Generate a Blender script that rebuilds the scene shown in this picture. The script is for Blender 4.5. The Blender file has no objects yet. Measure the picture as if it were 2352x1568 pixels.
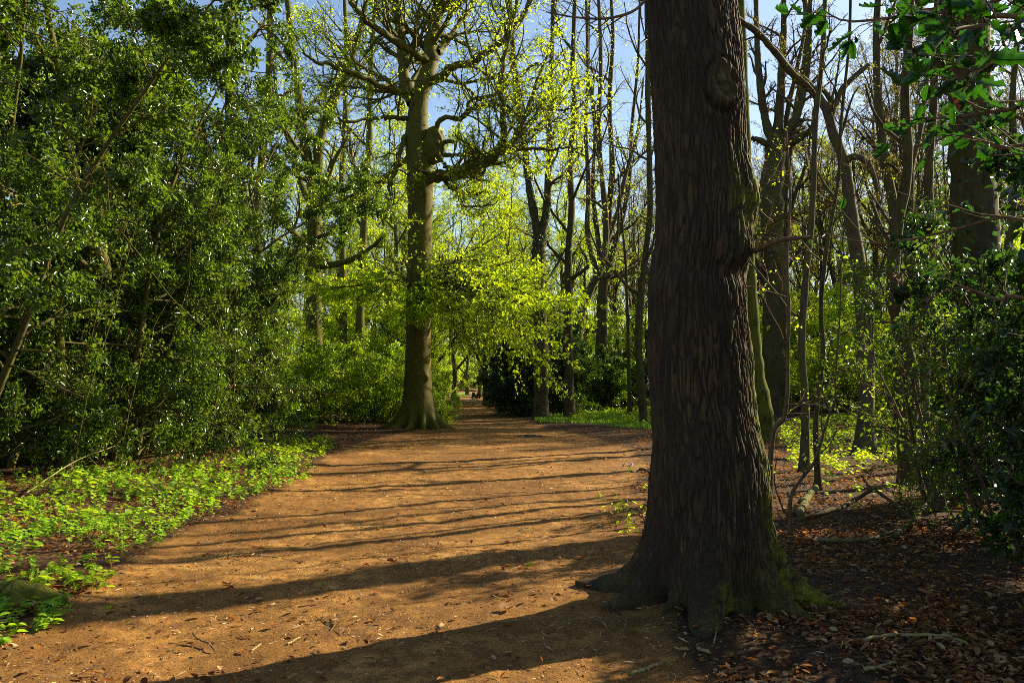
import bpy, math, random
import numpy as np
from mathutils import Vector

# ------------------------------------------------------------------ basics
sc = bpy.context.scene
COL = sc.collection
PI = math.pi
CAMH, FPX, HORIZ = 1.6, 1800.0, 880.0
PITCH = math.atan((HORIZ - 784) / FPX)
SUN_EL = math.radians(30)
SAZ = np.array([0.875, 0.485]); SAZ /= np.linalg.norm(SAZ)
SUN = np.array([SAZ[0]*math.cos(SUN_EL), SAZ[1]*math.cos(SUN_EL), math.sin(SUN_EL)])

def P(px, py, d):
    """point at depth d (world y) seen at position px,py of the 2352x1568 photograph"""
    u, v = px - 1176, 784 - py
    c, s = math.cos(PITCH), math.sin(PITCH)
    r = np.array([u, FPX*c - v*s, FPX*s + v*c])
    return np.array([0, 0, CAMH]) + r * (d / r[1])

def G(px, py):
    u, v = px - 1176, 784 - py
    c, s = math.cos(PITCH), math.sin(PITCH)
    r = np.array([u, FPX*c - v*s, FPX*s + v*c])
    return (np.array([0, 0, CAMH]) + r * (-CAMH / r[2]))[:2]

def nrm(a):
    return a / np.maximum(np.linalg.norm(a, axis=-1, keepdims=True), 1e-9)

# ------------------------------------------------------------------ numpy gradient noise
_rg = np.random.default_rng(7)
_perm = np.concatenate([_rg.permutation(256)]*3)
_grad = nrm(_rg.normal(size=(256, 3)))
def noise3(p):
    p = np.asarray(p, float)
    i = np.floor(p).astype(int); f = p - i; i &= 255
    w = f*f*f*(f*(f*6-15)+10)
    out = 0
    for dx in (0, 1):
        for dy in (0, 1):
            for dz in (0, 1):
                h = _perm[_perm[_perm[(i[..., 0]+dx) & 255] + ((i[..., 1]+dy) & 255)] + ((i[..., 2]+dz) & 255)]
                g = _grad[h]
                q = f - np.array([dx, dy, dz])
                ww = (w[..., 0] if dx else 1-w[..., 0])*(w[..., 1] if dy else 1-w[..., 1])*(w[..., 2] if dz else 1-w[..., 2])
                out = out + ww*(g*q).sum(-1)
    return out
def n2(x, y, s, z=0.0):
    return noise3(np.stack([x*s, y*s, np.zeros_like(x)+z], -1))
def sstep(a, b, x):
    t = np.clip((x-a)/(b-a), 0, 1); return t*t*(3-2*t)

# path centre line and half width as functions of depth
_py = np.array([0., 4, 8, 12.5, 16, 21, 27, 34, 50, 68, 120, 300])
_pl = np.array([-3.0, -3.0, -3.5, -3.6, -3.9, -4.3, -3.0, -3.2, -4.8, -5.9, -8.4, -16.6])
_pr = np.array([0.9, 0.9, 1.3, 1.9, 2.7, 2.9, 1.6, 0.7, -1.0, -2.3, -5.0, -12.8])
def path_lr(y):
    return np.interp(y, _py, _pl), np.interp(y, _py, _pr)
def path_mask(x, y):
    l, r = path_lr(y)
    e = 0.35*n2(x, y, 0.7, 3.3) + 0.25*n2(x, y, 2.3, 9.1)
    d = np.minimum(x-l, r-x) + e
    return sstep(-0.45, 0.35, d)
def gh(x, y):
    x = np.asarray(x, float); y = np.asarray(y, float)
    l, r = path_lr(y)
    h = 0.42*sstep(3.5, 14, x-r) + 0.25*sstep(0.3, 6, l-x)
    h = h + 0.06*n2(x, y, 0.35, 1.7) + 0.025*n2(x, y, 1.3, 5.1)
    h = h - 0.05*path_mask(x, y)
    h = h + 0.05*np.exp(-((x-1.41)**2+(y-5.8)**2)/1.0) + 0.12*np.exp(-((x+3.3)**2+(y-27.4)**2)/3)
    return h

# ------------------------------------------------------------------ mesh builder
class MB:
    def __init__(self): self.v, self.f, self.n = [], [], 0
    def add(self, V, F):
        V = np.asarray(V, float).reshape(-1, 3); F = np.asarray(F, int)
        self.v.append(V); self.f.append(F + self.n); self.n += len(V)
    def mesh(self, name, mats, smooth=True):
        me = bpy.data.meshes.new(name)
        V = np.concatenate(self.v)
        me.vertices.add(len(V)); me.vertices.foreach_set('co', V.astype(np.float32).ravel())
        loops = np.concatenate([f.ravel() for f in self.f])
        cnt = np.concatenate([np.full(len(f), f.shape[1]) for f in self.f])
        st = np.concatenate([[0], np.cumsum(cnt)[:-1]])
        me.loops.add(len(loops)); me.loops.foreach_set('vertex_index', loops.astype(np.int32))
        me.polygons.add(len(cnt)); me.polygons.foreach_set('loop_start', st.astype(np.int32))
        me.polygons.foreach_set('loop_total', cnt.astype(np.int32))
        me.polygons.foreach_set('use_smooth', np.full(len(cnt), smooth))
        me.update(calc_edges=True); me.validate()
        me.materials.append(mats)
        return me
    def build(self, name, mat, parent=None, smooth=True, loc=None):
        if loc is not None:
            self.v = [v - np.asarray(loc) for v in self.v]
        o = bpy.data.objects.new(name, self.mesh(name, mat, smooth)); COL.objects.link(o)
        if parent is not None: o.parent = parent
        elif loc is not None: o.location = loc
        return o

def tag(o, label=None, cat=None, group=None, kind=None):
    if label: o['label'] = label
    if cat: o['category'] = cat
    if group: o['group'] = group
    if kind: o['kind'] = kind
    return o
def thing(name, label, cat, loc=(0, 0, 0), rz=0, group=None, s=1.0):
    o = bpy.data.objects.new(name, None); COL.objects.link(o)
    o.location = loc; o.rotation_euler = (0, 0, rz); o.scale = (s, s, s); o.empty_display_size = .3
    return tag(o, label, cat, group)
def dup(root, label, loc, rz, s=1.0, group=None, tilt=0.0):
    r = root.copy(); COL.objects.link(r)
    r.location = loc; r.rotation_euler = (tilt, 0, rz); r.scale = (s, s, s)
    r['label'] = label
    if group: r['group'] = group
    for ch in list(root.children):
        c = ch.copy(); COL.objects.link(c); c.parent = r
        for g in list(ch.children):
            q = g.copy(); COL.objects.link(q); q.parent = c
    return r

# ------------------------------------------------------------------ tubes
def tubes(mb, pts, rad, sides=4):
    """pts (m,n,3), rad (m,n)"""
    m, n, _ = pts.shape
    if m == 0: return
    t = np.gradient(pts, axis=1); t = nrm(t)
    mt = nrm(t.mean(1))
    ref = np.zeros((m, 3)); ref[np.arange(m), np.abs(mt).argmin(1)] = 1
    u = nrm(np.cross(t, ref[:, None, :])); v = np.cross(t, u)
    a = np.arange(sides)*2*PI/sides
    ring = u[:, :, None, :]*np.cos(a)[None, None, :, None] + v[:, :, None, :]*np.sin(a)[None, None, :, None]
    V = pts[:, :, None, :] + ring*rad[:, :, None, None]
    idx = np.arange(m*n*sides).reshape(m, n, sides)
    A = idx[:, :-1]; B = idx[:, 1:]
    F = np.stack([A, np.roll(A, -1, 2), np.roll(B, -1, 2), B], -1).reshape(-1, 4)
    mb.add(V, F)

def smooth(pts, n):
    p = np.asarray(pts, float)
    if len(p) < 3:
        t = np.linspace(0, 1, n)[:, None]; return p[0]*(1-t)+p[-1]*t
    q = np.vstack([2*p[0]-p[1], p, 2*p[-1]-p[-2]])
    s = np.linspace(0, len(p)-1-1e-6, n); i = s.astype(int); f = (s-i)[:, None]
    a, b, c, d = q[i], q[i+1], q[i+2], q[i+3]
    return .5*((2*b)+(c-a)*f+(2*a-5*b+4*c-d)*f**2+(3*b-a-3*c+d)*f**3)
def knobby(rng, pts, amp):
    k = rng.normal(size=pts.shape)*amp
    k[0] = 0
    return pts + k
def limb(mb, rng, pts, r0, r1, n=22, sides=9, amp=0.0, pw=1.0):
    p = smooth(pts, n)
    if amp: p = knobby(rng, p, amp)
    r = r0 + (r1-r0)*np.linspace(0, 1, n)**pw
    r = r*(1+.08*rng.normal(size=n))
    tubes(mb, p[None], r[None], sides)
    return p, r

def grow(rng, S, D, L, r0, n=6, wig=.12, trop=.05, taper=.35):
    m = len(S); D = nrm(D); pts = np.zeros((m, n, 3)); pts[:, 0] = S
    trop = np.broadcast_to(np.asarray(trop, float), (m,))
    step = (L/(n-1))[:, None]
    bend = rng.normal(size=(m, 3))*wig*.5
    for i in range(1, n):
        D = D + wig*rng.normal(size=(m, 3)) + bend; D[:, 2] += trop
        D = nrm(D); pts[:, i] = pts[:, i-1] + D*step
    rad = r0[:, None]*(1-(1-taper)*np.linspace(0, 1, n)[None])
    return pts, rad
def spawn(rng, pts, rad, k, t0=.2, t1=1., ang=(35, 70), lr=(.3, .55), rr=.6, flat=0., rmin=.004, shrink=.5, up=0.):
    m, n, _ = pts.shape
    L = np.linalg.norm(np.diff(pts, axis=1), axis=2).sum(1)
    t = t0 + (t1-t0)*(np.arange(k)[None]+rng.random((m, k)))/k
    s = np.clip(t*(n-1), 0, n-1-1e-4); i = s.astype(int); f = (s-i)[..., None]
    mi = np.arange(m)[:, None]
    p = pts[mi, i]*(1-f) + pts[mi, i+1]*f
    tan = nrm(pts[mi, i+1]-pts[mi, i])
    rnd = rng.normal(size=(m, k, 3)); rnd[..., 2] *= (1-flat); rnd[..., 2] += up
    per = nrm(rnd - (rnd*tan).sum(-1, keepdims=True)*tan)
    a = np.radians(rng.uniform(ang[0], ang[1], (m, k)))[..., None]
    D = np.cos(a)*tan + np.sin(a)*per
    l = L[:, None]*rng.uniform(lr[0], lr[1], (m, k))*(1-shrink*t)
    r = np.maximum((rad[mi, i]*(1-f[..., 0])+rad[mi, i+1]*f[..., 0])*rr, rmin)
    return p.reshape(-1, 3), D.reshape(-1, 3), l.ravel(), r.ravel()

# ------------------------------------------------------------------ leaves
DIAMOND = (np.array([(0, 0, 0), (.5, -.5, .14), (1, 0, -.05), (.5, .5, .14)]), np.array([(0, 1, 2), (0, 2, 3)]))
OVAL = (np.array([(0, 0, 0), (.28, -.42, .10), (.68, -.38, .08), (1, 0, -.12), (.68, .38, .08), (.28, .42, .10)]),
        np.array([(0, 1, 2, 3), (0, 3, 4, 5)]))
SLIVER = (np.array([(0, 0, 0), (.5, -.5, .1), (1, 0, .05), (.5, .5, .0)]), np.array([(0, 1, 2, 3)]))
def _holly():
    xs = np.linspace(0, 1, 9); V = [(x, 0, -.06*math.sin(PI*x)) for x in xs]; F = []
    env = [0, .40, .31, .56, .36, .54, .29, .33, 0]
    zz = [0, .10, .02, .14, .03, .14, .02, .1, 0]
    for sgn in (-1, 1):
        b = len(V)
        for i in range(1, 8):
            V.append((xs[i]+(.045 if i % 2 else -.03), sgn*env[i], zz[i]))
        for i in range(8):
            a0, a1 = i, i+1
            o0 = 0 if i == 0 else b+i-1
            o1 = 8 if i == 7 else b+i
            if i == 0: F.append((a0, a1, o1, o1))
            elif i == 7: F.append((a0, a1, o0, o0))
            else: F.append((a0, a1, o1, o0))
    V = np.array(V)
    tri, quad = [], []
    for f in F:
        (tri if len(set(f)) == 3 else quad).append(tuple(dict.fromkeys(f)))
    tri += [(q[0], q[1], q[2]) for q in quad] + [(q[0], q[2], q[3]) for q in quad]
    return V, np.array(tri)
HOLLY = _holly()
def leaves(mb, pos, dirs, nor, length, width, tpl=DIAMOND):
    m = len(pos)
    if m == 0: return
    x = nrm(dirs); y = nrm(np.cross(nor, x)); z = np.cross(x, y)
    T, F = tpl
    length = np.broadcast_to(length, (m,))[:, None, None]; width = np.broadcast_to(width, (m,))[:, None, None]
    V = pos[:, None] + x[:, None]*T[None, :, 0:1]*length + y[:, None]*T[None, :, 1:2]*width + z[:, None]*T[None, :, 2:3]*length
    FF = F[None] + (np.arange(m)*len(T))[:, None, None]
    mb.add(V, FF.reshape(-1, F.shape[1]))
def leaf_spots(rng, pts, k, t0=.1, spread=.03, out=(40, 80)):
    m, n, _ = pts.shape
    t = t0 + (1-t0)*rng.random((m, k))
    s = np.clip(t*(n-1), 0, n-1-1e-4); i = s.astype(int); f = (s-i)[..., None]; mi = np.arange(m)[:, None]
    p = pts[mi, i]*(1-f)+pts[mi, i+1]*f
    tan = nrm(pts[mi, i+1]-pts[mi, i])
    r = rng.normal(size=(m, k, 3)); per = nrm(r-(r*tan).sum(-1, keepdims=True)*tan)
    a = np.radians(rng.uniform(out[0], out[1], (m, k)))[..., None]
    D = np.cos(a)*tan+np.sin(a)*per
    p = p + rng.normal(size=p.shape)*spread
    return p.reshape(-1, 3), D.reshape(-1, 3)
def leaf_on(mb, rng, pts, k, size, wr=.6, t0=.1, spread=.03, upn=.6, droop=0., tpl=DIAMOND, out=(40, 80), keep=1.0, gap=None):
    p, D = leaf_spots(rng, pts, k, t0, spread, out)
    if gap:
        q = noise3(p*gap[0]+31.7)+.45*noise3(p*gap[0]*2.7) > gap[1]+.05*rng.normal(size=len(p)); p, D = p[q], D[q]
    if keep < 1:
        q = rng.random(len(p)) < keep; p, D = p[q], D[q]
    D = D.copy(); D[:, 2] -= droop
    N = rng.normal(size=p.shape); N[:, 2] += upn*2.2
    L = size*rng.uniform(.45, 1.35, len(p))
    leaves(mb, p, D, N, L, L*wr, tpl)

# ------------------------------------------------------------------ materials
def mat(name):
    m = bpy.data.materials.new(name); m.use_nodes = True
    nt = m.node_tree; nt.nodes.clear()
    return m, nt
class NT:
    def __init__(self, nt): self.nt = nt
    def n(self, typ, **kw):
        x = self.nt.nodes.new(typ)
        for k, v in kw.items():
            if k == 'ins':
                for a, b in v.items():
                    if isinstance(b, bpy.types.NodeSocket): self.nt.links.new(b, x.inputs[a])
                    else: x.inputs[a].default_value = b
            else: setattr(x, k, v)
        return x
    def link(self, a, b): self.nt.links.new(a, b)
    def mix(self, fac, a, b, bt='MIX'):
        x = self.nt.nodes.new('ShaderNodeMix'); x.data_type = 'RGBA'; x.blend_type = bt
        for i, v in ((0, fac), (6, a), (7, b)):
            if isinstance(v, bpy.types.NodeSocket): self.nt.links.new(v, x.inputs[i])
            else: x.inputs[i].default_value = v if i == 0 else (*v, 1)
        return x.outputs[2]
    def ramp(self, fac, stops):
        r = self.nt.nodes.new('ShaderNodeValToRGB'); el = r.color_ramp.elements
        while len(el) < len(stops): el.new(.5)
        for e, (p, c) in zip(el, stops):
            e.position = p; e.color = (*c, 1) if len(c) == 3 else c
        self.nt.links.new(fac, r.inputs[0]); return r.outputs[0]
    def math(self, op, a, b=0.0):
        x = self.nt.nodes.new('ShaderNodeMath'); x.operation = op
        for i, v in ((0, a), (1, b)):
            if isinstance(v, bpy.types.NodeSocket): self.nt.links.new(v, x.inputs[i])
            else: x.inputs[i].default_value = v
        return x.outputs[0]
    def noise(self, vec, scale, detail=4, rough=.6, dist=0.):
        x = self.n('ShaderNodeTexNoise', ins={'Scale': scale, 'Detail': detail, 'Roughness': rough, 'Distortion': dist})
        if vec is not None: self.link(vec, x.inputs['Vector'])
        return x.outputs['Fac']

def leaf_mat(name, cols, trans, tfac=.45, rough=.5, spec=.4, objvar=.25):
    """cols: ramp colours over the per-leaf random value; trans: transmitted colour"""
    m, nt = mat(name); N = NT(nt)
    geo = N.n('ShaderNodeNewGeometry')
    k = len(cols)
    c = N.ramp(geo.outputs['Random Per Island'], [(i/(k-1), q) for i, q in enumerate(cols)])
    tr = N.ramp(geo.outputs['Random Per Island'], [(0, tuple(.75*v for v in trans)), (.6, trans), (1, tuple(1.15*v for v in trans))])
    oi = N.n('ShaderNodeObjectInfo')
    v = N.math('MULTIPLY_ADD', oi.outputs['Random'], objvar); v.node.inputs[2].default_value = 1-objvar/2
    hs = N.n('ShaderNodeHueSaturation', ins={'Color': c, 'Value': v, 'Hue': .5})
    pb = N.n('ShaderNodeBsdfPrincipled', ins={'Base Color': hs.outputs[0], 'Roughness': rough, 'Specular IOR Level': spec})
    tl = N.n('ShaderNodeBsdfTranslucent', ins={'Color': tr})
    mx = N.n('ShaderNodeMixShader', ins={0: tfac, 1: pb.outputs[0], 2: tl.outputs[0]})
    out = N.n('ShaderNodeOutputMaterial'); N.link(mx.outputs[0], out.inputs[0])
    return m

def bark_mat(name, dark, light, moss=None, mossfac=.5, scale=6., zs=.18, bump=.5, dist=.02, rough=.9, mosslow=0.):
    m, nt = mat(name); N = NT(nt)
    tc = N.n('ShaderNodeTexCoord')
    mp = N.n('ShaderNodeMapping', ins={'Vector': tc.outputs['Object'], 'Scale': (1, 1, zs)})
    f = N.noise(mp.outputs[0], scale*2.2, 6, .65, .3)
    f2 = N.noise(tc.outputs['Object'], scale*.35, 4, .6)
    f3 = N.noise(mp.outputs[0], scale*9, 3, .6)
    c = N.ramp(f, [(.3, dark), (.62, light)])
    c = N.mix(N.math('MULTIPLY', f2, .45), c, dark)
    if moss is not None:
        g = N.noise(tc.outputs['Object'], 2.2, 5, .65)
        gf = N.ramp(g, [(max(.5-mossfac*.35, .05), (0, 0, 0)), (max(.5-mossfac*.35, .05)+.16, (1, 1, 1))])
        c = N.mix(N.math('MULTIPLY', gf, .9), c, moss)
    hgt = N.math('ADD', f, N.math('MULTIPLY', f3, .4))
    b = N.n('ShaderNodeBump', ins={'Strength': bump, 'Distance': dist, 'Height': hgt})
    pb = N.n('ShaderNodeBsdfPrincipled', ins={'Base Color': c, 'Roughness': rough, 'Specular IOR Level': .2, 'Normal': b.outputs[0]})
    out = N.n('ShaderNodeOutputMaterial'); N.link(pb.outputs[0], out.inputs[0])
    return m

M = {}
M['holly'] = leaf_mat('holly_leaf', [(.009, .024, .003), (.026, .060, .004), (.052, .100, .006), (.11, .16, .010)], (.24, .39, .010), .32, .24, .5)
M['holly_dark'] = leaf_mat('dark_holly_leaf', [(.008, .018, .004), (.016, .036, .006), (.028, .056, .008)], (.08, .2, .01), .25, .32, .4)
M['holly_near'] = leaf_mat('spiny_holly_leaf', [(.006, .016, .004), (.010, .028, .006), (.018, .045, .008)], (.045, .19, .006), .28, .3, .4)
M['holly_bark'] = bark_mat('holly_bark', (.035, .027, .01), (.12, .092, .035), (.085, .08, .012), .4, 12, .3, .3, .006)
M['red_leaf'] = leaf_mat('red_leaf', [(.09, .018, .008), (.12, .02, .01)], (.28, .035, .01), .35)
M['yew'] = leaf_mat('yew_leaf', [(.014, .032, .006), (.026, .055, .008), (.042, .08, .012)], (.08, .18, .01), .25, .5, .3)
M['lime'] = leaf_mat('lime_leaf', [(.11, .18, .006), (.18, .27, .008), (.26, .35, .010), (.36, .40, .016)], (.68, .88, .012), .58, .5, .35)
M['limegreen'] = leaf_mat('fresh_green_leaf', [(.07, .14, .008), (.12, .21, .01), (.19, .28, .012), (.28, .35, .016)], (.50, .70, .016), .52, .5, .4)
M['ground_leaf'] = leaf_mat('herb_leaf', [(.09, .21, .012), (.16, .32, .016), (.22, .39, .02), (.29, .43, .03)], (.45, .72, .02), .45, .5, .4)
M['ivy'] = leaf_mat('ivy_leaf', [(.008, .022, .006), (.02, .05, .01), (.04, .085, .014)], (.08, .2, .015), .25, .32, .5)
M['grass'] = leaf_mat('grass_blade', [(.08, .18, .012), (.14, .28, .02), (.22, .36, .03)], (.35, .6, .03), .4, .5, .4)
M['dead'] = leaf_mat('dead_leaf', [(.04, .02, .008), (.13, .058, .018), (.09, .055, .03), (.30, .15, .05), (.46, .31, .15), (.20, .06, .012), (.07, .035, .014)], (.55, .22, .045), .30, .7, .15)
M['bit'] = leaf_mat('path_litter', [(.06, .028, .01), (.20, .10, .036), (.42, .25, .10), (.55, .38, .18), (.14, .06, .022)], (.2, .1, .03), .08, .65, .3)
M['buds'] = leaf_mat('russet_bud', [(.10, .06, .02), (.20, .16, .03), (.26, .24, .03)], (.35, .34, .03), .35, .6, .2)
M['beech'] = bark_mat('beech_bark', (.030, .024, .007), (.066, .050, .011), (.098, .086, .006), .55, 5, .4, .5, .018, .75)
M['bark'] = bark_mat('brown_bark', (.025, .016, .009), (.10, .064, .032), (.075, .07, .014), .25, 8, .16, .6, .02)
M['bark_mossy'] = bark_mat('mossy_bark', (.02, .014, .008), (.075, .052, .024), (.06, .058, .008), .22, 8, .16, .6, .02)
M['bark_grey'] = bark_mat('grey_bark', (.035, .026, .016), (.12, .088, .055), (.09, .085, .02), .2, 9, .2, .5, .015)
M['bark_green'] = bark_mat('algae_bark', (.035, .028, .010), (.12, .095, .03), (.09, .088, .012), .5, 7, .2, .5, .015)
M['twig'] = bark_mat('twig_bark', (.06, .036, .018), (.19, .12, .06), None, 0, 14, .4, .2, .004)
M['twig_pale'] = bark_mat('pale_twig_bark', (.14, .10, .04), (.34, .26, .11), (.2, .19, .04), .2, 14, .4, .2, .004)
M['moss'] = bark_mat('moss', (.02, .022, .004), (.07, .072, .008), (.11, .115, .012), .4, 16, 1., .9, .03, 1.)
M['cutwood'] = bark_mat('sawn_wood', (.42, .30, .12), (.60, .46, .2), None, 0, 12, 1., .2, .004, .7)
M['log'] = bark_mat('dead_wood', (.10, .07, .045), (.28, .2, .13), (.10, .10, .02), .2, 9, .3, .6, .015)
M['log_dark'] = bark_mat('mossy_dead_wood', (.05, .032, .018), (.17, .12, .07), (.085, .085, .012), .4, 12, .4, .9, .02)
M['soil'] = bark_mat('dark_soil', (.03, .016, .009), (.09, .05, .025), None, 0, 20, 1., 1., .03)
M['bluebell'] = leaf_mat('bluebell', [(.16, .09, .45), (.25, .15, .6)], (.2, .1, .6), .3)

def oak_mat():
    m, nt = mat('oak_bark'); N = NT(nt)
    tc = N.n('ShaderNodeTexCoord'); ob = tc.outputs['Object']
    mp = N.n('ShaderNodeMapping', ins={'Vector': ob, 'Scale': (1, 1, .14)})
    f = N.noise(mp.outputs[0], 26, 6, .7, .4)
    f3 = N.noise(ob, 70, 4, .7)
    big = N.noise(ob, 1.6, 4, .6)
    at = N.n('ShaderNodeAttribute', attribute_name='furrow')
    c = N.ramp(f, [(.32, (.029, .0155, .006)), (.5, (.066, .036, .0135)), (.7, (.13, .073, .027))])
    crk = N.noise(N.n('ShaderNodeMapping', ins={'Vector': ob, 'Scale': (1, 1, .22)}).outputs[0], 30, 3, .6, .9)
    c = N.mix(N.ramp(crk, [(.34, (.65, .65, .65)), (.46, (0, 0, 0))]), c, (.012, .008, .004))
    c = N.mix(N.math('MULTIPLY', at.outputs['Fac'], .85), c, (.010, .0065, .004))
    c = N.mix(N.ramp(big, [(.45, (0, 0, 0)), (.7, (.5, .5, .5))]), c, (.05, .042, .014))
    stn = N.noise(N.n('ShaderNodeMapping', ins={'Vector': ob, 'Scale': (1, 1, .35)}).outputs[0], 3.4, 5, .7, .5)
    c = N.mix(N.ramp(stn, [(.42, (.75, .75, .75)), (.62, (0, 0, 0))]), c, (.020, .0125, .006))
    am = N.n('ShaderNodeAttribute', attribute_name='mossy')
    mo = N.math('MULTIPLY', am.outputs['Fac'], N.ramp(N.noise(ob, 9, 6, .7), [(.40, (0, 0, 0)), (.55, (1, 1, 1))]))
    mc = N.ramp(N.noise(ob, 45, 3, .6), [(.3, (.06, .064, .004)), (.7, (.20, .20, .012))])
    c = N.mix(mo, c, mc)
    asr = N.n('ShaderNodeAttribute', attribute_name='scar')
    c = N.mix(N.math('MULTIPLY', asr.outputs['Fac'], N.ramp(N.noise(ob, 14, 5, .7), [(.35, (.1, .1, .1)), (.6, (1, 1, 1))])), c, (.12, .095, .04))
    h = N.math('ADD', N.math('MULTIPLY', f, 1.), N.math('MULTIPLY', f3, .55))
    b = N.n('ShaderNodeBump', ins={'Strength': .8, 'Distance': .012, 'Height': h})
    pb = N.n('ShaderNodeBsdfPrincipled', ins={'Base Color': c, 'Roughness': .85, 'Specular IOR Level': .25, 'Normal': b.outputs[0]})
    out = N.n('ShaderNodeOutputMaterial'); N.link(pb.outputs[0], out.inputs[0])
    return m
M['oak'] = oak_mat()

def ground_mat():
    m, nt = mat('woodland_floor'); N = NT(nt)
    tc = N.n('ShaderNodeTexCoord'); ob = tc.outputs['Object']
    at = N.n('ShaderNodeAttribute', attribute_name='path')
    nz = N.noise(ob, 3.2, 6, .7)
    pf = N.math('ADD', at.outputs['Fac'], N.math('MULTIPLY', N.math('SUBTRACT', nz, .5), 1.1))
    pf = N.ramp(pf, [(.3, (0, 0, 0)), (.72, (1, 1, 1))])
    a = N.noise(ob, .9, 6, .62, .4); b_ = N.noise(ob, 7, 6, .7); g = N.noise(ob, 60, 4, .75)
    dirt = N.ramp(a, [(.28, (.175, .084, .020)), (.5, (.315, .156, .037)), (.72, (.47, .255, .066))])
    dirt = N.mix(N.ramp(b_, [(.42, (.75, .75, .75)), (.6, (0, 0, 0))]), dirt, (.11, .05, .013))
    big = N.noise(ob, .45, 5, .65, .8)
    dirt = N.mix(N.ramp(big, [(.42, (.7, .7, .7)), (.56, (0, 0, 0))]), dirt, (.13, .06, .014))
    dirt = N.mix(N.ramp(g, [(.3, (.8, .8, .8)), (.5, (0, 0, 0))]), dirt, (.075, .035, .013))
    dirt = N.mix(N.ramp(N.noise(ob, 140, 2, .7), [(.62, (0, 0, 0)), (.75, (.8, .8, .8))]), dirt, (.42, .25, .09))
    vo = N.n('ShaderNodeTexVoronoi', ins={'Scale': 17., 'Randomness': 1.}); N.link(ob, vo.inputs['Vector'])
    lit = N.ramp(N.math('FRACT', N.math('MULTIPLY', vo.outputs['Color'], 1.0)), [(0, (.03, .015, .007)), (.5, (.07, .035, .014)), (1, (.13, .07, .03))])
    lit = N.mix(N.ramp(vo.outputs['Distance'], [(.2, (0, 0, 0)), (.7, (.8, .8, .8))]), lit, (.03, .016, .008))
    lit = N.mix(N.ramp(N.noise(ob, 1.1, 5, .6), [(.4, (0, 0, 0)), (.65, (.55, .55, .55))]), lit, (.05, .028, .013))
    c = N.mix(pf, lit, dirt)
    h = N.math('ADD', N.math('MULTIPLY', b_, .9), N.math('ADD', N.math('MULTIPLY', g, .35), N.math('MULTIPLY', N.math('MULTIPLY', vo.outputs['Distance'], -.8), N.math('SUBTRACT', 1., pf))))
    bp = N.n('ShaderNodeBump', ins={'Strength': .9, 'Distance': .035, 'Height': h})
    pb = N.n('ShaderNodeBsdfPrincipled', ins={'Base Color': c, 'Roughness': .95, 'Specular IOR Level': .15, 'Normal': bp.outputs[0]})
    out = N.n('ShaderNodeOutputMaterial'); N.link(pb.outputs[0], out.inputs[0])
    return m
M['ground'] = ground_mat()

# ------------------------------------------------------------------ setting: ground and path
def setattr_pt(o, name, vals):
    a = o.data.attributes.new(name, 'FLOAT', 'POINT'); a.data.foreach_set('value', np.asarray(vals, np.float32).ravel())
def sheet(name, X, Y, Z, pm, m):
    r, c = X.shape
    mb = MB(); idx = np.arange(r*c).reshape(r, c)
    F = np.stack([idx[:-1, :-1], idx[:-1, 1:], idx[1:, 1:], idx[1:, :-1]], -1).reshape(-1, 4)
    mb.add(np.stack([X, Y, Z], -1), F)
    o = mb.build(name, m); setattr_pt(o, 'path', pm.ravel()); tag(o, kind='structure')
    return o
u = np.linspace(-1, 1, 301); v = np.linspace(0, 1, 341)
xs = 14*u + 600*np.sign(u)*np.abs(u)**6; ys = -12 + 50*v + 760*v**6
X, Y = np.meshgrid(xs, ys)
Z = gh(X, Y) + .02*n2(X, Y, 3.1, 2.)
ground = sheet('ground', X, Y, Z - .004, path_mask(X, Y), M['ground'])
yy = np.concatenate([np.arange(1.5, 14, .045), np.arange(14, 34, .12), np.arange(34, 130, .6), np.arange(130, 300, 3.)])
tt = np.linspace(-.06, 1.06, 150)
L_, R_ = path_lr(yy)
X = L_[:, None] + (R_-L_)[:, None]*tt[None]; Y = np.repeat(yy[:, None], 150, 1)
edge = sstep(0, .05, tt+.06)*sstep(0, .05, 1.06-tt)
def path_z(x, y):
    return gh(x, y) + .02*n2(x, y, 3.1, 2.) + .016*n2(x, y, 5.5, 4.) + .010*n2(x, y, 14., 6.) + .03*(n2(x, y, .8, 8.))
bump = path_z(X, Y) - gh(X, Y) - .02*n2(X, Y, 3.1, 2.)
Zp = gh(X, Y) + .02*n2(X, Y, 3.1, 2.) + .012 + edge[None]*np.maximum(bump, -.008) - .03*(1-edge[None])
path = sheet('path', X, Y, Zp, path_mask(X, Y), M['ground'])

# ------------------------------------------------------------------ trunks built as rings
def ring_trunk(mb, zs, cx, cy, R, nth, disp=None, lobes=(), lz=0.04):
    """near-vertical trunk; cx,cy,R arrays over zs; lobes = (theta, amp, width, decay height)"""
    th = np.linspace(0, 2*PI, nth, endpoint=False)
    T, Z = np.meshgrid(th, zs)
    RR = np.repeat(R[:, None], nth, 1)
    for (t0, A, w, h) in lobes:
        dt = (T-t0+PI) % (2*PI)-PI
        zz = np.maximum(Z-lz, 0)
        RR = RR + A*np.exp(-(dt/(w*(1+.6*zz/h)))**2)*np.exp(-(zz/h)**.9)
    if disp is not None: RR = RR + disp(T, Z, RR)
    X = cx[:, None]+RR*np.cos(T); Y = cy[:, None]+RR*np.sin(T)
    n = len(zs); idx = np.arange(n*nth).reshape(n, nth)
    A = idx[:-1]; B = idx[1:]
    F = np.stack([A, np.roll(A, -1, 1), np.roll(B, -1, 1), B], -1).reshape(-1, 4)
    mb.add(np.stack([X, Y, Z], -1), F)
    return T, Z

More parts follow.
